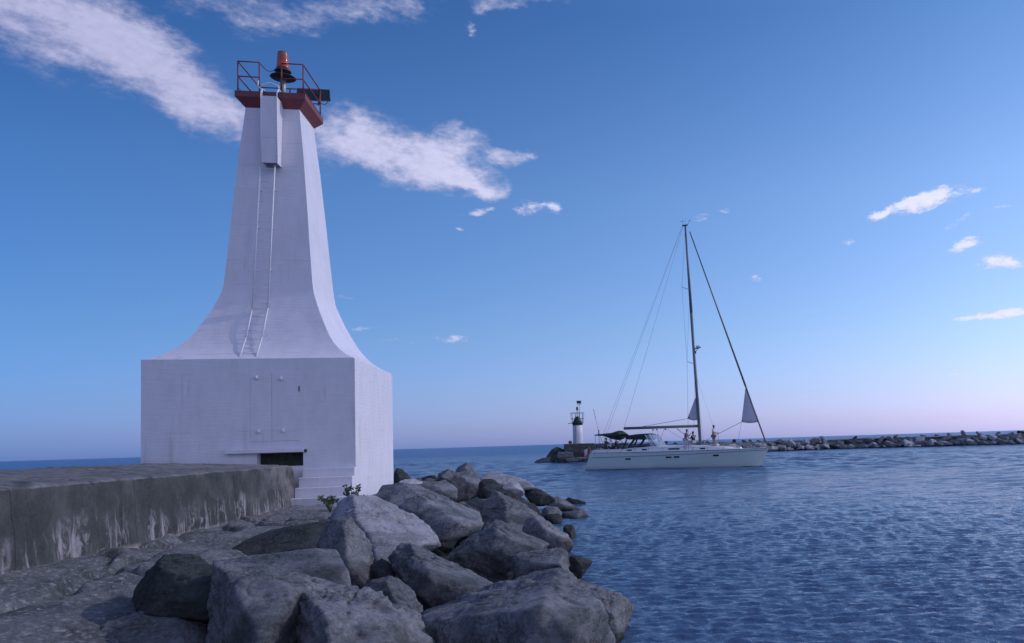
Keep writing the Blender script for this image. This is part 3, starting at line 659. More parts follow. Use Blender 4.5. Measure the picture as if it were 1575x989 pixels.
rock('grey', [(322, 965), (333, 870), (385, 867), (463, 893), (476, 930), (465, 1065), (335, 1070)], .2, .8, [(348, 882, -0.55), (455, 905, -0.65), (400, 985, -1.0)], .6, 'craggy grey boulder with a bluish face in front of the squared block', D=7.5, sub=6, rough=.03)
rock('warm', [(170,962),(215,945),(288,937),(308,943),(316,975),(312,1040),(250,1080),(150,1060),(140,1000)], .45, 1.6, [(290,950,-.15),(230,985,-.2)], .5, 'low rough slab boulder at the bottom left in front of the black one', D=7.2, rough=.028)
# rubble seen in the gaps
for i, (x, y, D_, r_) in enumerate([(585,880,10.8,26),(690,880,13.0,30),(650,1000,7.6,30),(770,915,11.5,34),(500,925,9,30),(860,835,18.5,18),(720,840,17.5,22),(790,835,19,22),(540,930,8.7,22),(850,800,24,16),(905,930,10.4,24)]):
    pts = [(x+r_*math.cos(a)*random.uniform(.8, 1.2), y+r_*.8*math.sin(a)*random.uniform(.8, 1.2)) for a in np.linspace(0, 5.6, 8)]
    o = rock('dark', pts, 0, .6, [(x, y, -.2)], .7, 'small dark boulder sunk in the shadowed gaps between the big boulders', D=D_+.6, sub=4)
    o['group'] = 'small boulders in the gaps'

# ------------------------------------------------------------------ plants by the steps
LEAF = Mat('green_leaf', (.05, .10, .03), .6); LEAF.col(LEAF.ramp(LEAF.noise(9, 3), [(.3, (.025, .05, .022)), (.7, (.07, .10, .045))])); LEAF = LEAF.m
STEM = Mat('plant_stem', (.10, .11, .05), .8).m
def plant(loc, hgt, spread, n, label, seed):
    rs = random.Random(seed); r = empty('shrub', loc, label=label, cat='plant')
    sb = MB(); lb = MB()
    for i in range(n):
        a = rs.uniform(0, 6.28); tip = Vector((math.cos(a)*spread*rs.uniform(.2, 1), math.sin(a)*spread*rs.uniform(.2, 1), hgt*rs.uniform(.45, 1)))
        mid = tip*.5 + Vector((0, 0, .12*hgt)); sb.path([(0, 0, -.1), mid, tip], .006, 5)
        for k in range(9):
            f = rs.uniform(.3, 1); p = (Vector()).lerp(mid, f*2) if f < .5 else mid.lerp(tip, f*2-1)
            d = Vector((rs.gauss(0, 1), rs.gauss(0, 1), rs.gauss(.3, .7))).normalized(); w = d.orthogonal().normalized(); l = rs.uniform(.05, .1)
            u = d.cross(w)
            vs = [lb.b.verts.new(q) for q in (p, p+d*l*.5+w*l*.32+u*.006, p+d*l, p+d*l*.5-w*l*.32+u*.006)]; lb.b.faces.new(vs)
    sb.build('stem', STEM, r); lb.build('leaves', LEAF, r); return r
plant(tuple(vray(541, 775, 15.5)), .42, .22, 9, 'little leafy shrub growing before the right corner of the tower steps', 1)
plant(tuple(vray(561, 778, 15.3)), .22, .16, 6, 'low sprig of leaves right of the leafy shrub against the lit tower side', 2)
plant(tuple(vray(508, 782, 18.5)), .3, .35, 14, 'low green weeds at the foot of the white steps', 3)

# ------------------------------------------------------------------ far breakwater
FCON = Mat('far_breakwater_concrete', (.3, .29, .3), .9)
FCON.col(FCON.ramp(FCON.noise(2, 6, .7), [(.3, (.14, .14, .14)), (.7, (.4, .38, .38))])).bump(FCON.noise(5), .5, .05); FCON = FCON.m
path = [(-1.5, 112), (1.5, 110), (6, 111), (14, 120), (27, 131), (38.9, 139), (50.8, 142), (61, 134.5), (77, 126.5), (95, 120), (125, 112)]
seg = [0]
for a, b_ in zip(path, path[1:]): seg.append(seg[-1]+math.dist(a, b_))
def along(s):
    for i in range(len(path)-1):
        if s <= seg[i+1] or i == len(path)-2:
            f = (s-seg[i])/(seg[i+1]-seg[i]); a, b_ = path[i], path[i+1]
            dx, dy = b_[0]-a[0], b_[1]-a[1]; l = math.hypot(dx, dy)
            return a[0]+dx*f, a[1]+dy*f, (-dy/l*1, dx/l), math.atan2(dy, dx)
core = []
for s in np.arange(3, seg[-1], 1.0):
    x, y, n, a = along(s)
    jit = .15*noise.noise(Vector((s*.4, 0, 0)))
    core.append([(x+n[0]*t_, y+n[1]*t_, z+jit) for t_, z in ((-.4, -.5), (1.4, .9), (2.6, 1.35), (2.62, 1.75), (5.5, 1.78), (9, -.6))])
link('far_breakwater_mound', grid_mesh('far_breakwater_mound', np.array(core), False), ROCK['grey'], kind='structure')
def block_pts(sx, sy, sz, rs):
    return [Vector((a*sx*rs.uniform(.7, 1), b_*sy*rs.uniform(.7, 1), c_*sz*rs.uniform(.7, 1))) for a in (-1, 1) for b_ in (-1, 1) for c_ in (-1, 1)] + [Vector((rs.uniform(-1.1, 1.1)*sx, rs.uniform(-1, 1)*sy, rs.choice((-1.15, 1.15))*sz)) for _ in range(2)]
from mathutils import Euler
rs = random.Random(11)
def far_rock(x, y, z, s, flat, mat, label, group, ang):
    e = Euler((rs.gauss(0, .35), rs.gauss(.12, .42), ang+rs.gauss(0, .6))).to_matrix()
    pts = [e @ p for p in block_pts(s*rs.uniform(.7, 1.5), s*rs.uniform(.6, 1), s*flat*rs.uniform(.55, 1.1), rs)]
    me, c = boulder_mesh('boulder', pts, 3, .012, 1, rs.randint(1, 999), p=70)
    return link('boulder', me, ROCK[mat], loc=Vector((x, y, z))+c, label=label, cat='boulder', group=group)
cnt = 0
s = 12.
while s < seg[-1]-12:
    x, y, n, a = along(s)
    m_ = rs.choices(('pale', 'grey', 'warm', 'dark'), (5, 3, 3, 1))[0]
    lab = {'pale': 'pale tilted boulder at the waterline of the far breakwater', 'grey': 'grey angular boulder at the waterline of the far breakwater', 'warm': 'brownish angular boulder at the waterline of the far breakwater', 'dark': 'dark boulder at the waterline of the far breakwater'}[m_]
    far_rock(x+n[0]*rs.uniform(-.2, .7), y+n[1]*rs.uniform(-.2, .7), rs.uniform(.15, .6), rs.uniform(.45, .95), .45, m_, lab, m_+' waterline boulders of the far breakwater', a); s += rs.uniform(.7, 1.25)
s = 12.
while s < seg[-1]-12:
    x, y, n, a = along(s)
    m_ = rs.choices(('pale', 'grey', 'warm', 'dark'), (5, 4, 3, 1))[0]
    lab = {'pale': 'pale slab boulder halfway up the far breakwater', 'grey': 'grey slab boulder halfway up the far breakwater', 'warm': 'brownish slab boulder halfway up the far breakwater', 'dark': 'dark slab boulder halfway up the far breakwater'}[m_]
    far_rock(x+n[0]*1.7, y+n[1]*1.7, rs.uniform(.85, 1.35), rs.uniform(.5, 1.2), .42, m_, lab, m_+' middle boulders of the far breakwater', a); s += rs.uniform(1.2, 2.2)
s = 14.
while s < seg[-1]-12:
    x, y, n, a = along(s)
    m_ = rs.choices(('pale', 'grey', 'warm', 'dark'), (3, 3, 3, 3))[0]
    lab = {'pale': 'pale boulder on the crest of the far breakwater', 'grey': 'grey boulder on the crest of the far breakwater', 'warm': 'brownish boulder on the crest of the far breakwater', 'dark': 'dark boulder on the crest of the far breakwater'}[m_]
    hi = 1 if x < 80 else 1.25
    far_rock(x+n[0]*3.6, y+n[1]*3.6, (rs.uniform(1.62, 1.88) + (.15 if x > 66 else 0)), rs.uniform(.4, .8)*hi, .30, m_, lab, m_+' crest boulders of the far breakwater', a); s += rs.uniform(1.8, 3.6)
# thin concrete cap strips between the crest boulders
for xa, xb in ((47.0, 52.0), (54.5, 58.5), (62.5, 68.5)):
    def pt(x):
        lo, hi_ = 0, seg[-1]
        for _ in range(40):
            md = (lo+hi_)/2
            if along(md)[0] < x: lo = md
            else: hi_ = md
        return along(lo)
    a_, b2_ = pt(xa), pt(xb); off = 2.45
    p, q = Vector((a_[0]+a_[2][0]*off, a_[1]+a_[2][1]*off, 1.62)), Vector((b2_[0]+b2_[2][0]*off, b2_[1]+b2_[2][1]*off, 1.66))
    t = MB(); d = (q-p).normalized(); w = Vector((-d.y, d.x, 0))*.35
    vs = [t.b.verts.new(v) for v in (p-w, q-w, q+w, p+w)]; vs2 = [t.b.verts.new(v.co+Vector((0, 0, .2))) for v in vs]
    t.b.faces.new(vs[::-1]); t.b.faces.new(vs2)
    for i in range(4): t.b.faces.new((vs[i], vs[(i+1) % 4], vs2[(i+1) % 4], vs2[i]))
    bmesh.ops.bevel(t.b, geom=list(t.b.edges), offset=.03, segments=1, affect='EDGES')
    t.build('capstone', Mat('pale_cap', (.5, .47, .46), .9).m if 'pale_cap' not in bpy.data.materials else bpy.data.materials['pale_cap'], label='long thin pale concrete cap strip lying along the crest of the far breakwater', cat='concrete slab', group='cap strips of the far breakwater')
# headland boulders under the small lighthouse
def hrock(x, y, z, sx, sy, sz, rz, mat, label, tilt=0):
    e = Euler((0, tilt, rz)).to_matrix(); pts = [e @ p for p in block_pts(sx, sy, sz, rs)]
    me, c = boulder_mesh('boulder', pts, 4, .03, 3, rs.randint(1, 999))
    link('boulder', me, ROCK[mat], loc=Vector((x, y, z))+c, label=label, cat='boulder', group='boulders under the small lighthouse')
def rock_far(mat, outline, ridge, label, D):
    o = rock(mat, outline, 0, 1.0, ridge, .8, label, D=D, sub=5, rough=.02); o['group'] = 'boulders under the small lighthouse'
rock_far('warm', [(819,713),(832,706),(846,702),(868,705),(872,713)], [(845,708,-.5)], 'low flat tan boulder at the left tip under the small lighthouse', 106)
rock_far('dark', [(838,706),(848,692),(856,687),(868,691),(872,706)], [(856,694,-.6)], 'tall dark boulder left of the small lighthouse platform', 107)
rock_far('dark', [(845,711),(850,700),(868,697),(884,701),(886,712)], [(868,704,-.6)], 'dark sloping boulder between the tan tip and the tall dark boulder', 105.6)
hrock(1.4, 106.6, .75, 1.3, .8, .65, .0, 'grey', 'rounded grey boulder below the left corner of the small lighthouse platform')
hrock(1.2, 106.0, .3, 1.1, .7, .4, .2, 'dark', 'dark boulder at the waterline below the tall dark one')
hrock(3.1, 106.5, .95, 1.2, .8, .6, -.1, 'dark', 'dark boulder directly below the small lighthouse tower')
hrock(2.6, 105.7, .25, 1.4, .6, .32, .1, 'warm', 'flat tan boulder at the waterline below the small lighthouse')
hrock(4.6, 106.4, .7, 1.0, .8, .6, .2, 'warm', 'brown boulder behind the stern of the sailing yacht')
hrock(4.2, 105.6, .2, .9, .6, .35, .1, 'dark', 'dark waterline boulder just left of the yacht stern flag')
hrock(6.2, 107.4, .9, 1.3, .9, .7, .2, 'grey', 'grey boulder seen above the stern of the yacht')
t = MB(); t.box(1.15, 5.0, 107.1, 111, .6, 2.42, .05); t.box(5.005, 9.5, 107.6, 111, .8, 2.30, .05); t.box(9.505, 14, 109.6, 113.5, .9, 2.15, .05)
DKP = Mat('dark_stained_concrete', (.09, .095, .09), .9); DKP.col(DKP.ramp(DKP.noise(1.5, 8, .7), [(.3, (.035, .042, .036)), (.7, (.13, .13, .125))])).bump(DKP.noise(6), .5, .05)
t.build('concrete_platform', DKP.m, label='dark concrete platform the small far lighthouse stands on', cat='platform')

# ------------------------------------------------------------------ small lighthouse
GREEN = Mat('dark_green_paint', (.018, .04, .035), .5).m
SL = empty('small_lighthouse', (2.96, 108.9, 2.42), label='small round white lighthouse with dark green top on the far breakwater head', cat='lighthouse')
t = MB(); t.lathe([(.66, 0), (.665, .05), (.64, 1.2), (.635, 2.42)], 40); t.build('tower', paint_mat('small_tower_paint', (.74, .72, .76)), SL)
t = MB(); t.lathe([(.64, 2.423), (.66, 2.45), (.66, 2.62), (.80, 2.70), (.80, 2.76), (.72, 2.78), (.64, 2.80)], 40); t.build('gallery', GREEN, SL)
t = MB(); t.lathe([(.6, 2.80), (.56, 2.95), (.42, 3.25), (.24, 3.52), (.20, 3.58), (.0, 3.6)], 40); t.build('roof', GREEN, SL)
t = MB()
for k in range(10):
    a = 2*math.pi*k/10; t.tube((math.cos(a)*.78, math.sin(a)*.78, 2.76), (math.cos(a)*.88, math.sin(a)*.88, 4.05), .022, n=6)
for z in (3.3, 4.05):
    rr_ = .78+.1*(z-2.76)/1.29
    for k in range(24):
        a, c_ = 2*math.pi*k/24, 2*math.pi*(k+1)/24; t.tube((math.cos(a)*rr_, math.sin(a)*rr_, z), (math.cos(c_)*rr_, math.sin(c_)*rr_, z), .025, n=6)
t.tube((-.62, -.1, 2.72), (-1.25, -.1, 2.66), .035)
t.build('railing', DARKMETAL, SL)
t = MB(); t.tube((0, 0, 3.58), (0, 0, 4.45), .05); t.tube((.3, 0, 3.2), (.3, 0, 5.3), .035); t.tube((-.05, 0, 5.15), (.6, 0, 5.15), .02)
t.build('mast', GREYM, SL)
t = MB(); t.lathe([(.06, 4.4), (.13, 4.45), (.13, 4.75), (.08, 4.88), (.0, 4.9)], 16); t.build('lamp', DARKMETAL, SL)
t = MB(); t.poly([(-.05, -.15, 5.3), (.55, -.15, 5.3), (.55, .1, 5.66), (-.05, .1, 5.66)], .06); t.build('solar_panel', PANEL, SL)
t = MB()
for xx in (-.5, -.28): t.tube((xx, -.66, .05), (xx, -.66, 2.6), .018, n=6)
for k in range(9): t.tube((-.5, -.66, .2+k*.28), (-.28, -.66, .2+k*.28), .012, n=6)
t.build('ladder', DARKMETAL, SL)
t = MB(); t.lathe([(.0, 0), (.22, .02), (.25, .2), (.12, .4), (.0, .42)], 16, (0, 0, 0)); t.b.verts.ensure_lookup_table()
t.build('bollard', DARKMETAL, loc=(1.95, 107.9, 2.43), label='squat dark mooring bollard left of the small lighthouse foot', cat='bollard')

# ------------------------------------------------------------------ sailing yacht
GEL = Mat('white_gelcoat', (.62, .70, .67), .25, spec=.5); GEL.col(GEL.mix(GEL.mr(GEL.noise(.6, 5), .4, .7, 0, .25), (.62, .70, .67), (.48, .56, .53))); GEL = GEL.m
DECK = Mat('deck_white', (.74, .73, .74), .6).m; BOOT = Mat('dark_bottom_paint', (.03, .05, .045), .5).m
NAVY = Mat('dark_stripe', (.04, .05, .10), .4).m; GLASSD = Mat('dark_window', (.012, .015, .02), .12).m
ALU = Mat('grey_aluminium', (.20, .20, .23), .5, .3).m; WIRE = Mat('steel_wire', (.22, .23, .27), .4, .6).m
CANVAS = Mat('dark_green_canvas', (.018, .03, .024), .85); CANVAS.bump(CANVAS.noise(9, 5), .5, .03); CANVAS = CANVAS.m
SAIL = Mat('sailcloth', (.60, .56, .62), .75); SAIL.col(SAIL.mix(SAIL.mr(SAIL.noise(3, 5), .4, .7, 0, .3), (.60, .56, .62), (.45, .43, .5))); SAIL.bump(SAIL.noise(2.5, 3, .5, (1, 1, .4)), .3, .05); SAIL = SAIL.m
VINYL = Mat('clear_vinyl', (.45, .5, .62), .1); VINYL.p.inputs['Alpha'].default_value = .45; VINYL = VINYL.m
YR = math.atan2(-7.33, 14.22)
Yt = empty('sailing_yacht', (3.224, 74.109, 0), YR, label='white sailing yacht under bare mast with two scraps of sail, motoring right', cat='sailboat')
def hb(s, z):       # half beam at station s (0 stern .. 1 bow), height z
    sh = (.74+.26*min(1, s/.4)**.8) if s < .4 else max(0, 1-((s-.4)/.6)**2.3)
    v = .50+.34*max(0, min(1, (z+.45)/.6)) + .16*max(0, min(1, (z-.15)/1.3))
    bowf = max(0, (s-.6)/.4); v = v*(1-bowf*.35*(1-max(0, z)/1.5) if z < 1.5 else 1)
    return 2.08*sh*v
def hx(s, z):
    zz = max(-.4, z)
    a = -.12+.43*max(0, zz); e = 15.62+.43*zz
    return a+(e-a)*s
def sheer(s): return 1.50 + .10*(s-.5)**2*2 - .02
zl = [-.45, -.25, 0, .08, .25, .5, .8, 1.1, 1.3, None]
def hull_grid(z_lo=None, z_hi=None):
    ss = np.concatenate([np.linspace(0, .9, 40), np.linspace(.91, 1, 14)])
    rows = []
    for s in ss:
        col = []
        for z in zl:
            z = sheer(s) if z is None else z; col.append((hx(s, z), hb(s, z), z))
        full = [(x, -y, z) for x, y, z in col[::-1]] + [(hx(s, -.5), 0, -.55)] + col
        rows.append(full)
    return np.array(rows)
G = hull_grid(); b = bmesh.new(); V = [[b.verts.new(p) for p in row] for row in G]
for i in range(len(V)-1):
    for j in range(len(V[0])-1):
        f = b.faces.new((V[i][j], V[i+1][j], V[i+1][j+1], V[i][j+1])); f.smooth = True
        zc_ = sum(v.co.z for v in f.verts)/4; f.material_index = 1 if zc_ < .1 else 0
f = b.faces.new(V[0]); f.material_index = 0
bmesh.ops.remove_doubles(b, verts=b.verts, dist=.002); bmesh.ops.recalc_face_normals(b, faces=b.faces)
me = bpy.data.meshes.new('hull'); b.to_mesh(me); b.free(); HULL = link('hull', me, GEL, Yt); me.materials.append(BOOT)
# deck
ss = np.linspace(0, 1, 50); rows = []
for s in ss:
    w = hb(s, sheer(s)); rows.append([(hx(s, sheer(s)), w*k, sheer(s)+.004+.06*(1-k*k)) for k in np.linspace(-1, 1, 9)])
link('deck', grid_mesh('deck', np.array(rows)[:, ::-1]), DECK, Yt)
# rubbing strake and stripe
for nm, z0, z1, mt in (('toe_rail', None, None, NAVY), ('stripe', 1, 1, NAVY)):
    t = MB()
    for sgn in (-1, 1):
        prev = None
        for s in np.linspace(.02, .995, 60):
            zz = sheer(s)+.02 if nm == 'toe_rail' else 1.12+.27*s**1.5
            p = Vector((hx(s, zz), sgn*(hb(s, min(zz, 1.49))+.008), zz))
            if prev is not None: t.tube(prev, p, .022 if nm == 'toe_rail' else .018, n=5, cap=False)
            prev = p
    t.build(nm, mt, HULL)
def sOf(x, z):
    a = hx(0, z); e = hx(1, z); return (x-a)/(e-a)
for xa, xb, z in ((4.0, 4.5, .95), (7.77, 8.27, 1.02), (8.48, 8.97, 1.03), (11.8, 12.28, 1.07)):
    for sgn in (-1, 1):
        t = MB(); ya = hb(sOf(xa, z), z); yb_ = hb(sOf(xb, z), z)
        pts = [(xa, sgn*(ya+.006), z-.065), (xb, sgn*(yb_+.006), z-.065), (xb, sgn*(yb_+.016), z+.065), (xa, sgn*(ya+.016), z+.065)]
        t.poly(pts, .02); t.build('portlight', GLASSD, HULL)
# coachroof
rows = []
def roof_h(x): return np.interp(x, [3.4, 4.2, 6.2, 9, 11, 12.6, 14.1], [.30, .42, .46, .42, .36, .24, .02])
for x in np.linspace(3.4, 14.1, 44):
    w = float(np.interp(x, [3.4, 6, 10, 12.5, 14.1], [1.42, 1.42, 1.28, .95, .35])); h = float(roof_h(x)); z0 = 1.52
    rows.append([(x, -w, z0), (x, -w*.97, z0+h*.6), (x, -w*.90, z0+h*.88), (x, -w*.75, z0+h), (x, 0, z0+h+.05), (x, w*.75, z0+h), (x, w*.90, z0+h*.88), (x, w*.97, z0+h*.6), (x, w, z0)])
CO = link('coachroof', grid_mesh('coachroof', np.array(rows)), DECK, Yt)
t = MB(); t.poly([rows[0][i] for i in range(9)], .02); t.build('companionway_bulkhead', DECK, CO)
for xa, xb, z in ((4.0, 4.45, 1.70), (5.4, 5.85, 1.71), (7.8, 8.8, 1.71), (10.6, 11.05, 1.67)):
    for sgn in (-1, 1):
        t = MB(); f_ = lambda x: float(np.interp(x, [3.4, 6, 10, 12.5, 14.1], [1.42, 1.42, 1.28, .95, .35]))*.985+.012
        t.poly([(xa, sgn*f_(xa), z-.06), (xb, sgn*f_(xb), z-.06), (xb, sgn*(f_(xb)-.01), z+.06), (xa, sgn*(f_(xa)-.01), z+.06)], .02); t.build('window', GLASSD, CO)
# cockpit coaming
t = MB()
for sgn in (-1, 1):
    t.box(.75, 3.39, min(sgn*1.05, sgn*1.38), max(sgn*1.05, sgn*1.38), 1.5, 1.82, .05)
t.box(.7, .745, -1.38, 1.38, 1.5, 1.8); t.build('coaming', DECK, Yt)
WP = empty('steering_wheel', (1.55, 0, 2.1)); WP.parent = Yt
t = MB()
for sx in (0,):
    for k in range(20):
        a, c_ = 2*math.pi*k/20, 2*math.pi*(k+1)/20; t.tube((0, math.cos(a)*.45, math.sin(a)*.45), (0, math.cos(c_)*.45, math.sin(c_)*.45), .02, n=6)
    for k in range(5): a = 2*math.pi*k/5; t.tube((0, 0, 0), (0, math.cos(a)*.45, math.sin(a)*.45), .012, n=6)
t.build('wheel_rim', WHITE2, WP); t = MB(); t.box(.03, .3, -.15, .15, -.55, .35, .04); t.build('pedestal', WHITE2, WP)
# folded bimini and its bows
t = MB()
prof = [(.70, .05), (.9, .10), (1.25, .09), (1.7, .17), (2.1, .32), (2.7, .40), (2.95, .36), (3.12, .24), (3.2, .08)]
rws = []
for x, h in prof:
    zc_ = float(np.interp(x, [.7, 1.5, 2.2, 3.0, 3.4], [3.12, 3.14, 2.97, 3.06, 3.04]))
    rws.append([(x, math.cos(a)*1.05, zc_+math.sin(a)*h*(1+.1*math.sin(5*x))) for a in np.linspace(0, 2*math.pi, 17)])
BM = empty('bimini', (0, 0, 0)); BM.parent = Yt
link('cover', grid_mesh('cover', np.array(rws)), CANVAS, BM)
t = MB()
for sgn in (-1, 1):
    t.tube((.85, sgn*1.0, 1.55), (.85, sgn*1.0, 3.1), .018); t.tube((1.9, sgn*1.1, 1.75), (1.3, sgn*1.0, 3.0), .018); t.tube((1.6, sgn*1.1, 1.75), (2.6, sgn*1.0, 2.9), .018)
    t.tube((2.2, sgn*1.1, 2.75), (2.65, sgn*1.15, 2.3), .03)
t.build('bow', ALU, BM)
# dodger with a clear windscreen
DG = empty('dodger', (0, 0, 0)); DG.parent = Yt
rws = []
for x, z in ((3.80, 2.92), (3.85, 3.02), (4.5, 3.09), (5.2, 3.12), (5.75, 3.12), (5.95, 3.05)):
    rws.append([(x, 1.2*k, z-.36*abs(k)**4) for k in np.linspace(-1, 1, 15)])
o = link('top', grid_mesh('top', np.array(rws)[:, ::-1]), CANVAS, DG); md = o.modifiers.new('s', 'SOLIDIFY'); md.thickness = .03
t = MB()
for sgn in (-1, 1):
    t.poly([(3.8, sgn*1.2, 2.64), (3.85, sgn*1.205, 3.0), (5.75, sgn*1.1, 3.08), (5.95, sgn*1.2, 2.7), (5.6, sgn*1.21, 2.56)], .03)
    t.poly([(3.85, sgn*1.22, 2.6), (4.0, sgn*1.22, 2.6), (3.55, sgn*1.25, 1.75), (3.4, sgn*1.25, 1.75)], .03)
    t.poly([(4.5, sgn*1.22, 2.62), (4.75, sgn*1.22, 2.62), (4.1, sgn*1.25, 1.8), (3.9, sgn*1.25, 1.8)], .03)
    t.poly([(3.6, sgn*1.26, 1.78), (6.1, sgn*1.24, 2.0), (6.0, sgn*1.24, 2.12), (4.0, sgn*1.26, 1.96)], .03)
t.build('side_panel', CANVAS, DG)
t = MB(); t.poly([(5.96, -1.18, 2.7), (5.96, 1.18, 2.7), (5.98, 1.0, 3.04), (5.98, -1.0, 3.04)], .012)
t.poly([(6.0, -1.2, 2.95), (6.0, 1.2, 2.95), (6.72, 1.2, 1.98), (6.72, -1.2, 1.98)], .012)
for sgn in (-1, 1): t.poly([(5.7, sgn*1.22, 2.96), (5.98, sgn*1.22, 2.96), (6.7, sgn*1.22, 2.0), (6.15, sgn*1.22, 2.02)], .012)
t.build('windscreen', VINYL, DG)
t = MB()
for sgn in (-1, 1): t.tube((5.65, sgn*1.24, 2.98), (6.25, sgn*1.24, 2.0), .03); t.tube((6.0, sgn*1.23, 3.0), (6.75, sgn*1.23, 1.98), .02)
t.build('hoop', WHITE2, DG)
# mast
MT = empty('mast', (0, 0, 0)); MT.parent = Yt
mb_, mt_ = Vector((10.28, 0, 1.9)), Vector((9.49, 0, 21.25))
t = MB(); t.tube(mb_, mb_.lerp(mt_, .6), .135, .125, 14); t.tube(mb_.lerp(mt_, .6), mt_, .125, .085, 14); t.build('spar', ALU, MT)
def mx(z): f = (z-1.9)/19.35; return mb_.lerp(mt_, f)
for z in (15.55, 9.05):
    m_ = mx(z); t = MB()
    for sgn in (-1, 1): t.tube(m_+Vector((0, sgn*.1, 0)), m_+Vector((-.38, sgn*1.0, .12)), .035, .02)
    t.build('spreader', ALU, MT)
m_ = mx(10.5); t = MB(); t.lathe([(.0, -.1), (.2, -.1), (.25, -.03), (.25, .06), (.18, .12), (.0, .13)], 20, (m_.x+.45, 0, 10.5)); t.build('radar_dome', WHITE2, MT)
t = MB(); t.tube((m_.x+.1, 0, 10.36), (m_.x+.5, 0, 10.38), .04); t.tube((m_.x+.1, 0, 10.0), (m_.x+.4, 0, 10.36), .025); t.tube((m_.x+.16, 0, 9.95), (m_.x+.16, 0, 10.15), .06); t.build('bracket', DARKMETAL, MT)
t = MB(); p = mt_; t.box(p.x-.28, p.x+.22, -.06, .06, p.z, p.z+.1); t.tube((p.x-.2, 0, p.z+.1), (p.x-.25, 0, p.z+.45), .012); t.tube((p.x-.45, 0, p.z+.42), (p.x-.1, 0, p.z+.46), .015)
t.tube((p.x+.2, 0, p.z+.1), (p.x+.42, 0, p.z+.4), .012); t.tube((p.x+.42, -.1, p.z+.42), (p.x+.42, .1, p.z+.42), .03); t.tube((p.x, 0, p.z+.1), (p.x, 0, p.z+.7), .008); t.build('masthead', DARKMETAL, MT)
# boom, vang
BO = empty('boom', (0, 0, 0)); BO.parent = Yt
t = MB(); t.tube((3.2, 0, 3.64), (10.1, 0, 3.62), .12, .12, 12); t.build('spar', ALU, BO)
t = MB(); t.tube((8.16, 0, 3.45), (9.85, 0, 2.25), .045); t.tube((8.9, 0, 2.95), (9.85, 0, 2.15), .06); t.build('vang', WHITE2, BO)
t = MB()
for xx in (5.9, 6.35): t.tube((xx, 0, 3.5), (xx+.1, 0, 2.0), .015)
t.tube((7.0, 0, 3.5), (6.4, 0, 2.0), .015); t.tube((5.0, 0, 3.75), (9.15, 0, 4.29), .018); t.tube((7.1, 0, 3.5), (9.6, -.5, 2.1), .01); t.build('sheet', WIRE, BO)
t = MB()
for x_ in (5.95, 6.3, 7.1): t.lathe([(.0, -.06), (.07, -.04), (.07, .04), (.0, .06)], 10, (x_, 0, 3.42))
t.build('block', BLACK, BO)
# sails: small part-furled corners
def sail(name, a, b_, c_, belly, parent, n=14):
    a, b_, c_ = Vector(a), Vector(b_), Vector(c_); rws = []
    for i in range(n+1):
        u_ = i/n; p, q = a.lerp(b_, u_), a.lerp(c_, u_)
        rws.append([tuple(p.lerp(q, v_)+Vector((0, belly*math.sin(math.pi*v_)*u_, -.12*u_*0+ (.10*math.sin(math.pi*v_)*(u_ == 1))*-1))) for v_ in np.linspace(0, 1, n+1)])
    o = link(name, grid_mesh(name, np.array(rws)), SAIL, parent); md = o.modifiers.new('s', 'SOLIDIFY'); md.thickness = .012; return o
sail('mainsail', (10.06, 0, 6.34), (9.15, 0, 4.29), (10.13, 0, 4.16), .12, MT)
FS = empty('furled_jib', (0, 0, 0)); FS.parent = Yt
ft, fb = Vector((9.89, 0, 20.7)), Vector((16.05, 0, 2.1))
def fsx(z): return ft.lerp(fb, (ft.z-z)/(ft.z-fb.z))
t = MB(); t.tube(fsx(20.7), fsx(6.9), .05, .085, 10); t.tube(fsx(6.9), fsx(2.2), .075, .06, 10); t.tube(fsx(2.2), (16.2, 0, 1.55), .03); t.lathe([(.0, -.1), (.13, -.1), (.13, .1), (.0, .1)], 16, tuple(fsx(2.2))); t.build('furled_roll', ALU, FS)
sail('jib_corner', tuple(fsx(6.85)), (14.03, -.05, 3.83), tuple(fsx(3.78)), -.15, FS)
t = MB(); t.tube((14.03, -.05, 3.83), (11.9, -1.0, 2.75), .02); t.tube((11.9, -1.0, 2.75), (10.4, -1.3, 2.0), .015); t.tube((14.03, -.05, 3.83), (13.75, -.9, 1.6), .014); t.build('sheet', WIRE, FS)
t = MB()
for q in ((14.12, -.06, 3.95), (9.3, .0, 4.4)): t.lathe([(.0, -.03), (.07, -.03), (.07, .03), (.0, .03)], 10, q)
t.build('clew_ring', DARKMETAL, FS)
# standing rigging
t = MB(); hd = mt_+Vector((0, 0, 0))
t.tube(hd+Vector((-.26, 0, .05)), (.9, -.9, 1.6), .009, n=5); t.tube(hd+Vector((-.26, 0, .05)), (.4, .9, 1.6), .009, n=5); t.tube(hd+Vector((-.2, 0, 0)), (3.22, 0, 3.7), .010, n=5); t.build('backstay', WIRE, MT)
t = MB()
for sgn in (-1, 1):
    s1, s2 = mx(15.55)+Vector((-.38, sgn*1.0, .12)), mx(9.05)+Vector((-.38, sgn*1.0, .12)); ch = Vector((9.75, sgn*1.75, 1.55))
    t.tube(hd, s1, .010, n=5); t.tube(s1, s2, .010, n=5); t.tube(s2, ch, .012, n=5); t.tube(mx(9.0), (10.15, sgn*1.6, 1.55), .009, n=5); t.tube(mx(15.5), s2, .008, n=5)
t.tube(mx(8.2), (11.9, .5, 1.7), .007, n=5); t.build('shroud', WIRE, MT)
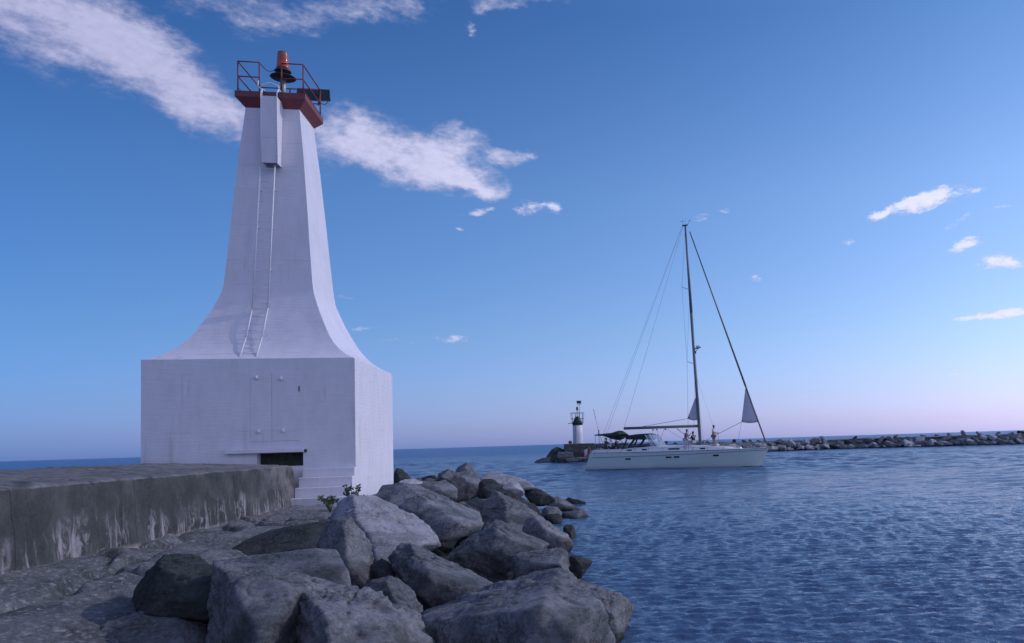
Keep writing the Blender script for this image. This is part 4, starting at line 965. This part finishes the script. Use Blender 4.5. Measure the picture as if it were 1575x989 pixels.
# rails and lifelines
t = MB()
for sgn in (-1, 1):
    prev = None
    for s in np.linspace(.03, .94, 12):
        z = sheer(s); p = Vector((hx(s, z), sgn*(hb(s, 1.5)-.06), z)); q = p+Vector((0, 0, .62))
        t.tube(p, q, .013, n=5)
        if prev is not None: t.tube(prev, q, .008, n=5); t.tube(prev-Vector((0, 0, .3)), q-Vector((0, 0, .3)), .007, n=5)
        prev = q
    pf_ = [prev, Vector((15.8, sgn*.35, 2.15)), Vector((16.3, 0, 2.2))]; t.path(pf_, .017, 6); t.tube((15.8, sgn*.2, 1.52), (15.8, sgn*.35, 2.15), .015, n=6)
    st = [(.75, sgn*1.4, 2.12), (.6, sgn*.5, 2.15)]; t.path(st, .016, 6); t.tube((.72, sgn*.5, 1.5), (.6, sgn*.5, 2.15), .015, n=6)
t.build('lifelines', WIRE, Yt)
t = MB(); t.tube((.54, .5, 1.5), (.52, .5, 3.35), .025); t.tube((.52, .5, 3.35), (.25, .5, 4.6), .012); t.tube((.25, .5, 4.6), (.05, .5, 5.5), .02); t.lathe([(.0, 0), (.05, .0), (.05, .4), (.0, .42)], 8, (.52, .5, 3.2)); t.build('antenna', DARKMETAL, Yt)
t = MB(); t.box(13.4, 13.9, -.3, .3, 1.55, 1.72, .03); t.box(11.2, 11.9, -.35, .35, 1.9, 1.98, .03); t.build('hatch', DECK, CO)
for sgn in (-1, 1): t = MB(); t.lathe([(.0, 0), (.09, 0), (.06, .12), (.08, .2), (.0, .2)], 14, (2.9, sgn*1.2, 1.82)); t.build('winch', GREYM, Yt)
FL = empty('flag', (.0, 0, 0)); FL.parent = Yt
t = MB(); t.tube((.35, -.3, 1.35), (-.15, -.3, 2.1), .015); t.build('staff', WHITE2, FL)
FLM = Mat('red_white_flag', (.6, .05, .05), .8)
FLM.col(FLM.ramp(FLM.math('ADD', FLM.math('MULTIPLY', FLM.sepz('X'), 1.0), 1.0), [(.0, (.5, .05, .03)), (.36, (.5, .05, .03)), (.40, (.62, .6, .66)), (.68, (.62, .6, .66)), (.72, (.5, .05, .03)), (1, (.5, .05, .03))]))
for n_ in FLM.n:
    if n_.type == 'VALTORGB': n_.color_ramp.interpolation = 'CONSTANT'
rws = []
for i in range(10):
    u_ = i/9; rws.append([(-.12-.62*v_+.25*u_*.3, -.3+.07*math.sin(7*v_+2*u_), 2.05-.55*u_-.35*v_) for v_ in np.linspace(0, 1, 16)])
o = link('cloth', grid_mesh('cloth', np.array(rws)), FLM.m, FL); md = o.modifiers.new('s', 'SOLIDIFY'); md.thickness = .006

# ------------------------------------------------------------------ people aboard
SKIN = Mat('skin', (.38, .20, .14), .6).m
def cloth(n, c): m_ = bpy.data.materials.get(n); return m_ or Mat(n, c, .85).m
HAIR = Mat('dark_hair', (.03, .022, .018), .8).m
def skin_mesh(name, joints, edges, sub=2):
    me = bpy.data.meshes.new(name); names = list(joints)
    me.from_pydata([joints[k][0] for k in names], [(names.index(a), names.index(b_)) for a, b_ in edges], [])
    o = bpy.data.objects.new(name, me); COL.objects.link(o)
    md = o.modifiers.new('k', 'SKIN'); md.use_smooth_shade = True
    for i, k in enumerate(names):
        r_ = joints[k][1]; r_ = (r_, r_) if not isinstance(r_, tuple) else r_; me.skin_vertices[0].data[i].radius = r_
    me.skin_vertices[0].data[0].use_root = True
    md2 = o.modifiers.new('s', 'SUBSURF'); md2.levels = sub; md2.render_levels = sub
    dg = bpy.context.evaluated_depsgraph_get(); ev = o.evaluated_get(dg); m2 = bpy.data.meshes.new_from_object(ev)
    bpy.data.objects.remove(o); m2.name = name
    return m2
def add_fingers(J, E, side, wrist, hand):
    w, h = Vector(wrist), Vector(hand); d = (h-w).normalized(); s = d.cross(Vector((0, 0, 1)))
    s = s.normalized() if s.length > .1 else Vector((1, 0, 0)); nrm = d.cross(s)
    J['palm'+side] = (tuple(w+d*.055), (.034, .022)); E.append(('wrist'+side, 'palm'+side))
    for i, (o_, l_) in enumerate(((-.030, .066), (-.010, .076), (.010, .070), (.030, .055))):
        a = w+d*.10+s*o_; b_ = a+d*l_*.5+nrm*.01; c_ = b_+d*l_*.4+nrm*.03
        J[f'f{i}a'+side] = (tuple(a), .0095); J[f'f{i}b'+side] = (tuple(b_), .0085); J[f'f{i}c'+side] = (tuple(c_), .0075)
        E += [('palm'+side, f'f{i}a'+side), (f'f{i}a'+side, f'f{i}b'+side), (f'f{i}b'+side, f'f{i}c'+side)]
    a = w+d*.05-s*.04; J['ta'+side] = (tuple(a), .011); J['tb'+side] = (tuple(a+d*.04-s*.02+nrm*.015), .009); E += [('palm'+side, 'ta'+side), ('ta'+side, 'tb'+side)]
def person(loc, rz, P, shirt, pants, label, shorts=False, hat=None):
    r = empty('person', loc, rz, label=label, cat='person'); r.parent = None
    J = {'pelvis': (P['pelvis'], (.15, .11)), 'waist': (lerp(P['pelvis'], P['chest'], .45), (.13, .10)), 'chest': (P['chest'], (.16, .12)), 'neck': (P['neck'], .055), 'chin': (lerp(P['neck'], P['head'], .5), .06), 'head': (P['head'], (.078, .095)), 'crown': (tuple(Vector(P['head'])+Vector((-.01, 0, .075))), .07)}
    E = [('pelvis', 'waist'), ('waist', 'chest'), ('chest', 'neck'), ('neck', 'chin'), ('chin', 'head'), ('head', 'crown')]
    for sd in 'LR':
        J['sh'+sd] = (P['sh'+sd], .062); J['el'+sd] = (P['el'+sd], .042); J['wrist'+sd] = (P['wr'+sd], .028); J['hip'+sd] = (P['hip'+sd], .095); J['kn'+sd] = (P['kn'+sd], .06); J['an'+sd] = (P['an'+sd], .04); J['toe'+sd] = (P['toe'+sd], .035)
        E += [('chest', 'sh'+sd), ('sh'+sd, 'el'+sd), ('el'+sd, 'wrist'+sd), ('pelvis', 'hip'+sd), ('hip'+sd, 'kn'+sd), ('kn'+sd, 'an'+sd), ('an'+sd, 'toe'+sd)]
        add_fingers(J, E, sd, P['wr'+sd], tuple(Vector(P['wr'+sd])+(Vector(P['wr'+sd])-Vector(P['el'+sd]))))
    hd = Vector(P['head']); J['nose'] = (tuple(hd+Vector((.108, 0, -.02))), .013); E.append(('head', 'nose'))
    for sg, n_ in ((1, 'earL'), (-1, 'earR')): J[n_] = (tuple(hd+Vector((-.01, sg*.085, -.01))), .016); E.append(('head', n_))
    link('body', skin_mesh('body', J, E), SKIN, r)
    g = 1.22
    JS = {k: (J[k][0], tuple(x*g for x in (J[k][1] if isinstance(J[k][1], tuple) else (J[k][1],)*2))) for k in ('waist', 'pelvis', 'chest', 'shL', 'shR')}
    JS['neckb'] = (lerp(P['chest'], P['neck'], .7), (.085, .085))
    for sd in 'LR': JS['sl'+sd] = (lerp(P['sh'+sd], P['el'+sd], .75), (.062, .062))
    link('shirt', skin_mesh('shirt', {k: JS[k] for k in ('chest', 'waist', 'pelvis', 'neckb', 'shL', 'shR', 'slL', 'slR')}, [('chest', 'waist'), ('waist', 'pelvis'), ('chest', 'neckb'), ('chest', 'shL'), ('chest', 'shR'), ('shL', 'slL'), ('shR', 'slR')]), shirt, r)
    JP = {'pelvis': (P['pelvis'], (.19, .145))}; EP = []
    for sd in 'LR':
        JP['hip'+sd] = (P['hip'+sd], .12); JP['kn'+sd] = (lerp(P['hip'+sd], P['kn'+sd], .9 if shorts else 1), .085); EP += [('pelvis', 'hip'+sd), ('hip'+sd, 'kn'+sd)]
        if not shorts: JP['an'+sd] = (lerp(P['kn'+sd], P['an'+sd], .9), .06); EP.append(('kn'+sd, 'an'+sd))
    link('shorts' if shorts else 'trousers', skin_mesh('trousers', JP, EP), pants, r)
    t = MB(); bmesh.ops.create_uvsphere(t.b, u_segments=16, v_segments=10, radius=1); 
    for v in t.b.verts: v.co = Vector((v.co.x*.102-.02, v.co.y*.092, v.co.z*.105+.045)) + hd
    for f in t.b.faces: f.smooth = True
    bmesh.ops.delete(t.b, geom=[v for v in t.b.verts if v.co.x-hd.x > .045 and v.co.z-hd.z < .06 or v.co.z-hd.z < -.04], context='VERTS')
    t.build('hair' if not hat else 'hat', hat or HAIR, r); return r
STAND = dict(pelvis=(0, 0, .95), chest=(.0, 0, 1.32), neck=(.02, 0, 1.50), head=(.05, 0, 1.66), shL=(0, .19, 1.42), shR=(0, -.19, 1.42), elL=(.08, .25, 1.14), elR=(.10, -.25, 1.14), wrL=(.33, .18, 1.12), wrR=(.33, -.12, 1.12),
             hipL=(0, .09, .88), hipR=(0, -.09, .88), knL=(.03, .10, .48), knR=(.0, -.10, .48), anL=(0, .11, .08), anR=(-.05, -.11, .08), toeL=(.17, .13, .04), toeR=(.12, -.13, .04))
SIT = dict(pelvis=(0, 0, .12), chest=(.03, 0, .50), neck=(.05, 0, .68), head=(.09, 0, .84), shL=(.02, .19, .60), shR=(.02, -.19, .60), elL=(.15, .25, .36), elR=(.15, -.25, .36), wrL=(.38, .15, .40), wrR=(.38, -.13, .38),
           hipL=(.03, .09, .10), hipR=(.03, -.09, .10), knL=(.42, .12, .14), knR=(.42, -.12, .14), anL=(.50, .13, -.28), anR=(.50, -.13, -.28), toeL=(.64, .14, -.32), toeR=(.64, -.14, -.32))
def yw(x, y, z): c_, s_ = math.cos(YR), math.sin(YR); return (3.224+x*c_-y*s_, 74.109+x*s_+y*c_, z)
WHT = cloth('white_shirt_cloth', (.62, .6, .64)); GRY = cloth('grey_shorts_cloth', (.12, .13, .13)); DRK = cloth('dark_jacket_cloth', (.02, .03, .03)); BLU = cloth('grey_shirt_cloth', (.14, .15, .2)); PNK = cloth('pale_shirt_cloth', (.5, .45, .5))
person(yw(11.65, -.55, 1.84), YR-.15, STAND, WHT, GRY, 'person in white shirt and grey shorts standing alone on the foredeck holding a pole', True)
LEAN = dict(STAND); LEAN.update(chest=(.08, 0, 1.28), neck=(.13, 0, 1.45), head=(.17, 0, 1.60), shL=(.08, .19, 1.37), shR=(.08, -.19, 1.37), elL=(.25, .25, 1.15), elR=(.25, -.25, 1.15), wrL=(.42, .12, 1.32), wrR=(.42, -.12, 1.0), pelvis=(0, 0, .93))
KN = dict(SIT)
def shift(P, dz): return {k: (v[0], v[1], v[2]+dz) for k, v in P.items()}
person(yw(9.3, -1.15, 1.62), YR, LEAN, BLU, PNK, 'person in grey top standing at the mast, left of the seated companion')
person(yw(9.95, -.85, 2.18), YR+math.pi*.85, SIT, DRK, PNK, 'person in dark top sitting low beside the mast')
person(yw(1.75, -.85, 1.88), YR, SIT, DRK, DRK, 'dark-clothed person seated aft in the cockpit under the folded canopy')
person(yw(2.85, -.9, 1.86), YR+math.pi, SIT, DRK, DRK, 'dark-clothed person seated in the cockpit just behind the spray hood')
p0 = Vector(yw(12.02, -.55, 2.96)); p1 = Vector(yw(12.2, -.6, 1.80))
t = MB(); t.tube(p0, p1, .018); t.build('boat_hook', ALU, label='thin boat hook held upright by the standing person on the foredeck', cat='boat hook')

# ------------------------------------------------------------------ foam along the yacht
FOAM = Mat('white_foam', (.75, .76, .8), .9).m
t = MB(); rs = random.Random(5)
for k in range(150):
    x = rs.choice((rs.uniform(9.6, 13.5), rs.uniform(4.6, 7), rs.uniform(15.0, 16.6))); q = yw(x, -2.0*(1 if x < 9 else max(.15, (16.6-x)/7)) - rs.uniform(.0, .22), .035)
    a = rs.uniform(.04, .16); bb = rs.uniform(.015, .04); h = rs.uniform(.015, .04)
    vs = [t.b.verts.new((q[0]+a*math.cos(YR+th_)*1.0, q[1]+bb*math.sin(th_)+a*math.cos(th_)*math.sin(YR), q[2])) for th_ in np.linspace(0, 5.4, 7)]
    tp = t.b.verts.new((q[0], q[1], q[2]+h))
    for i in range(7): t.b.faces.new((vs[i], vs[(i+1) % 7], tp))
t.build('foam', FOAM, kind='stuff')
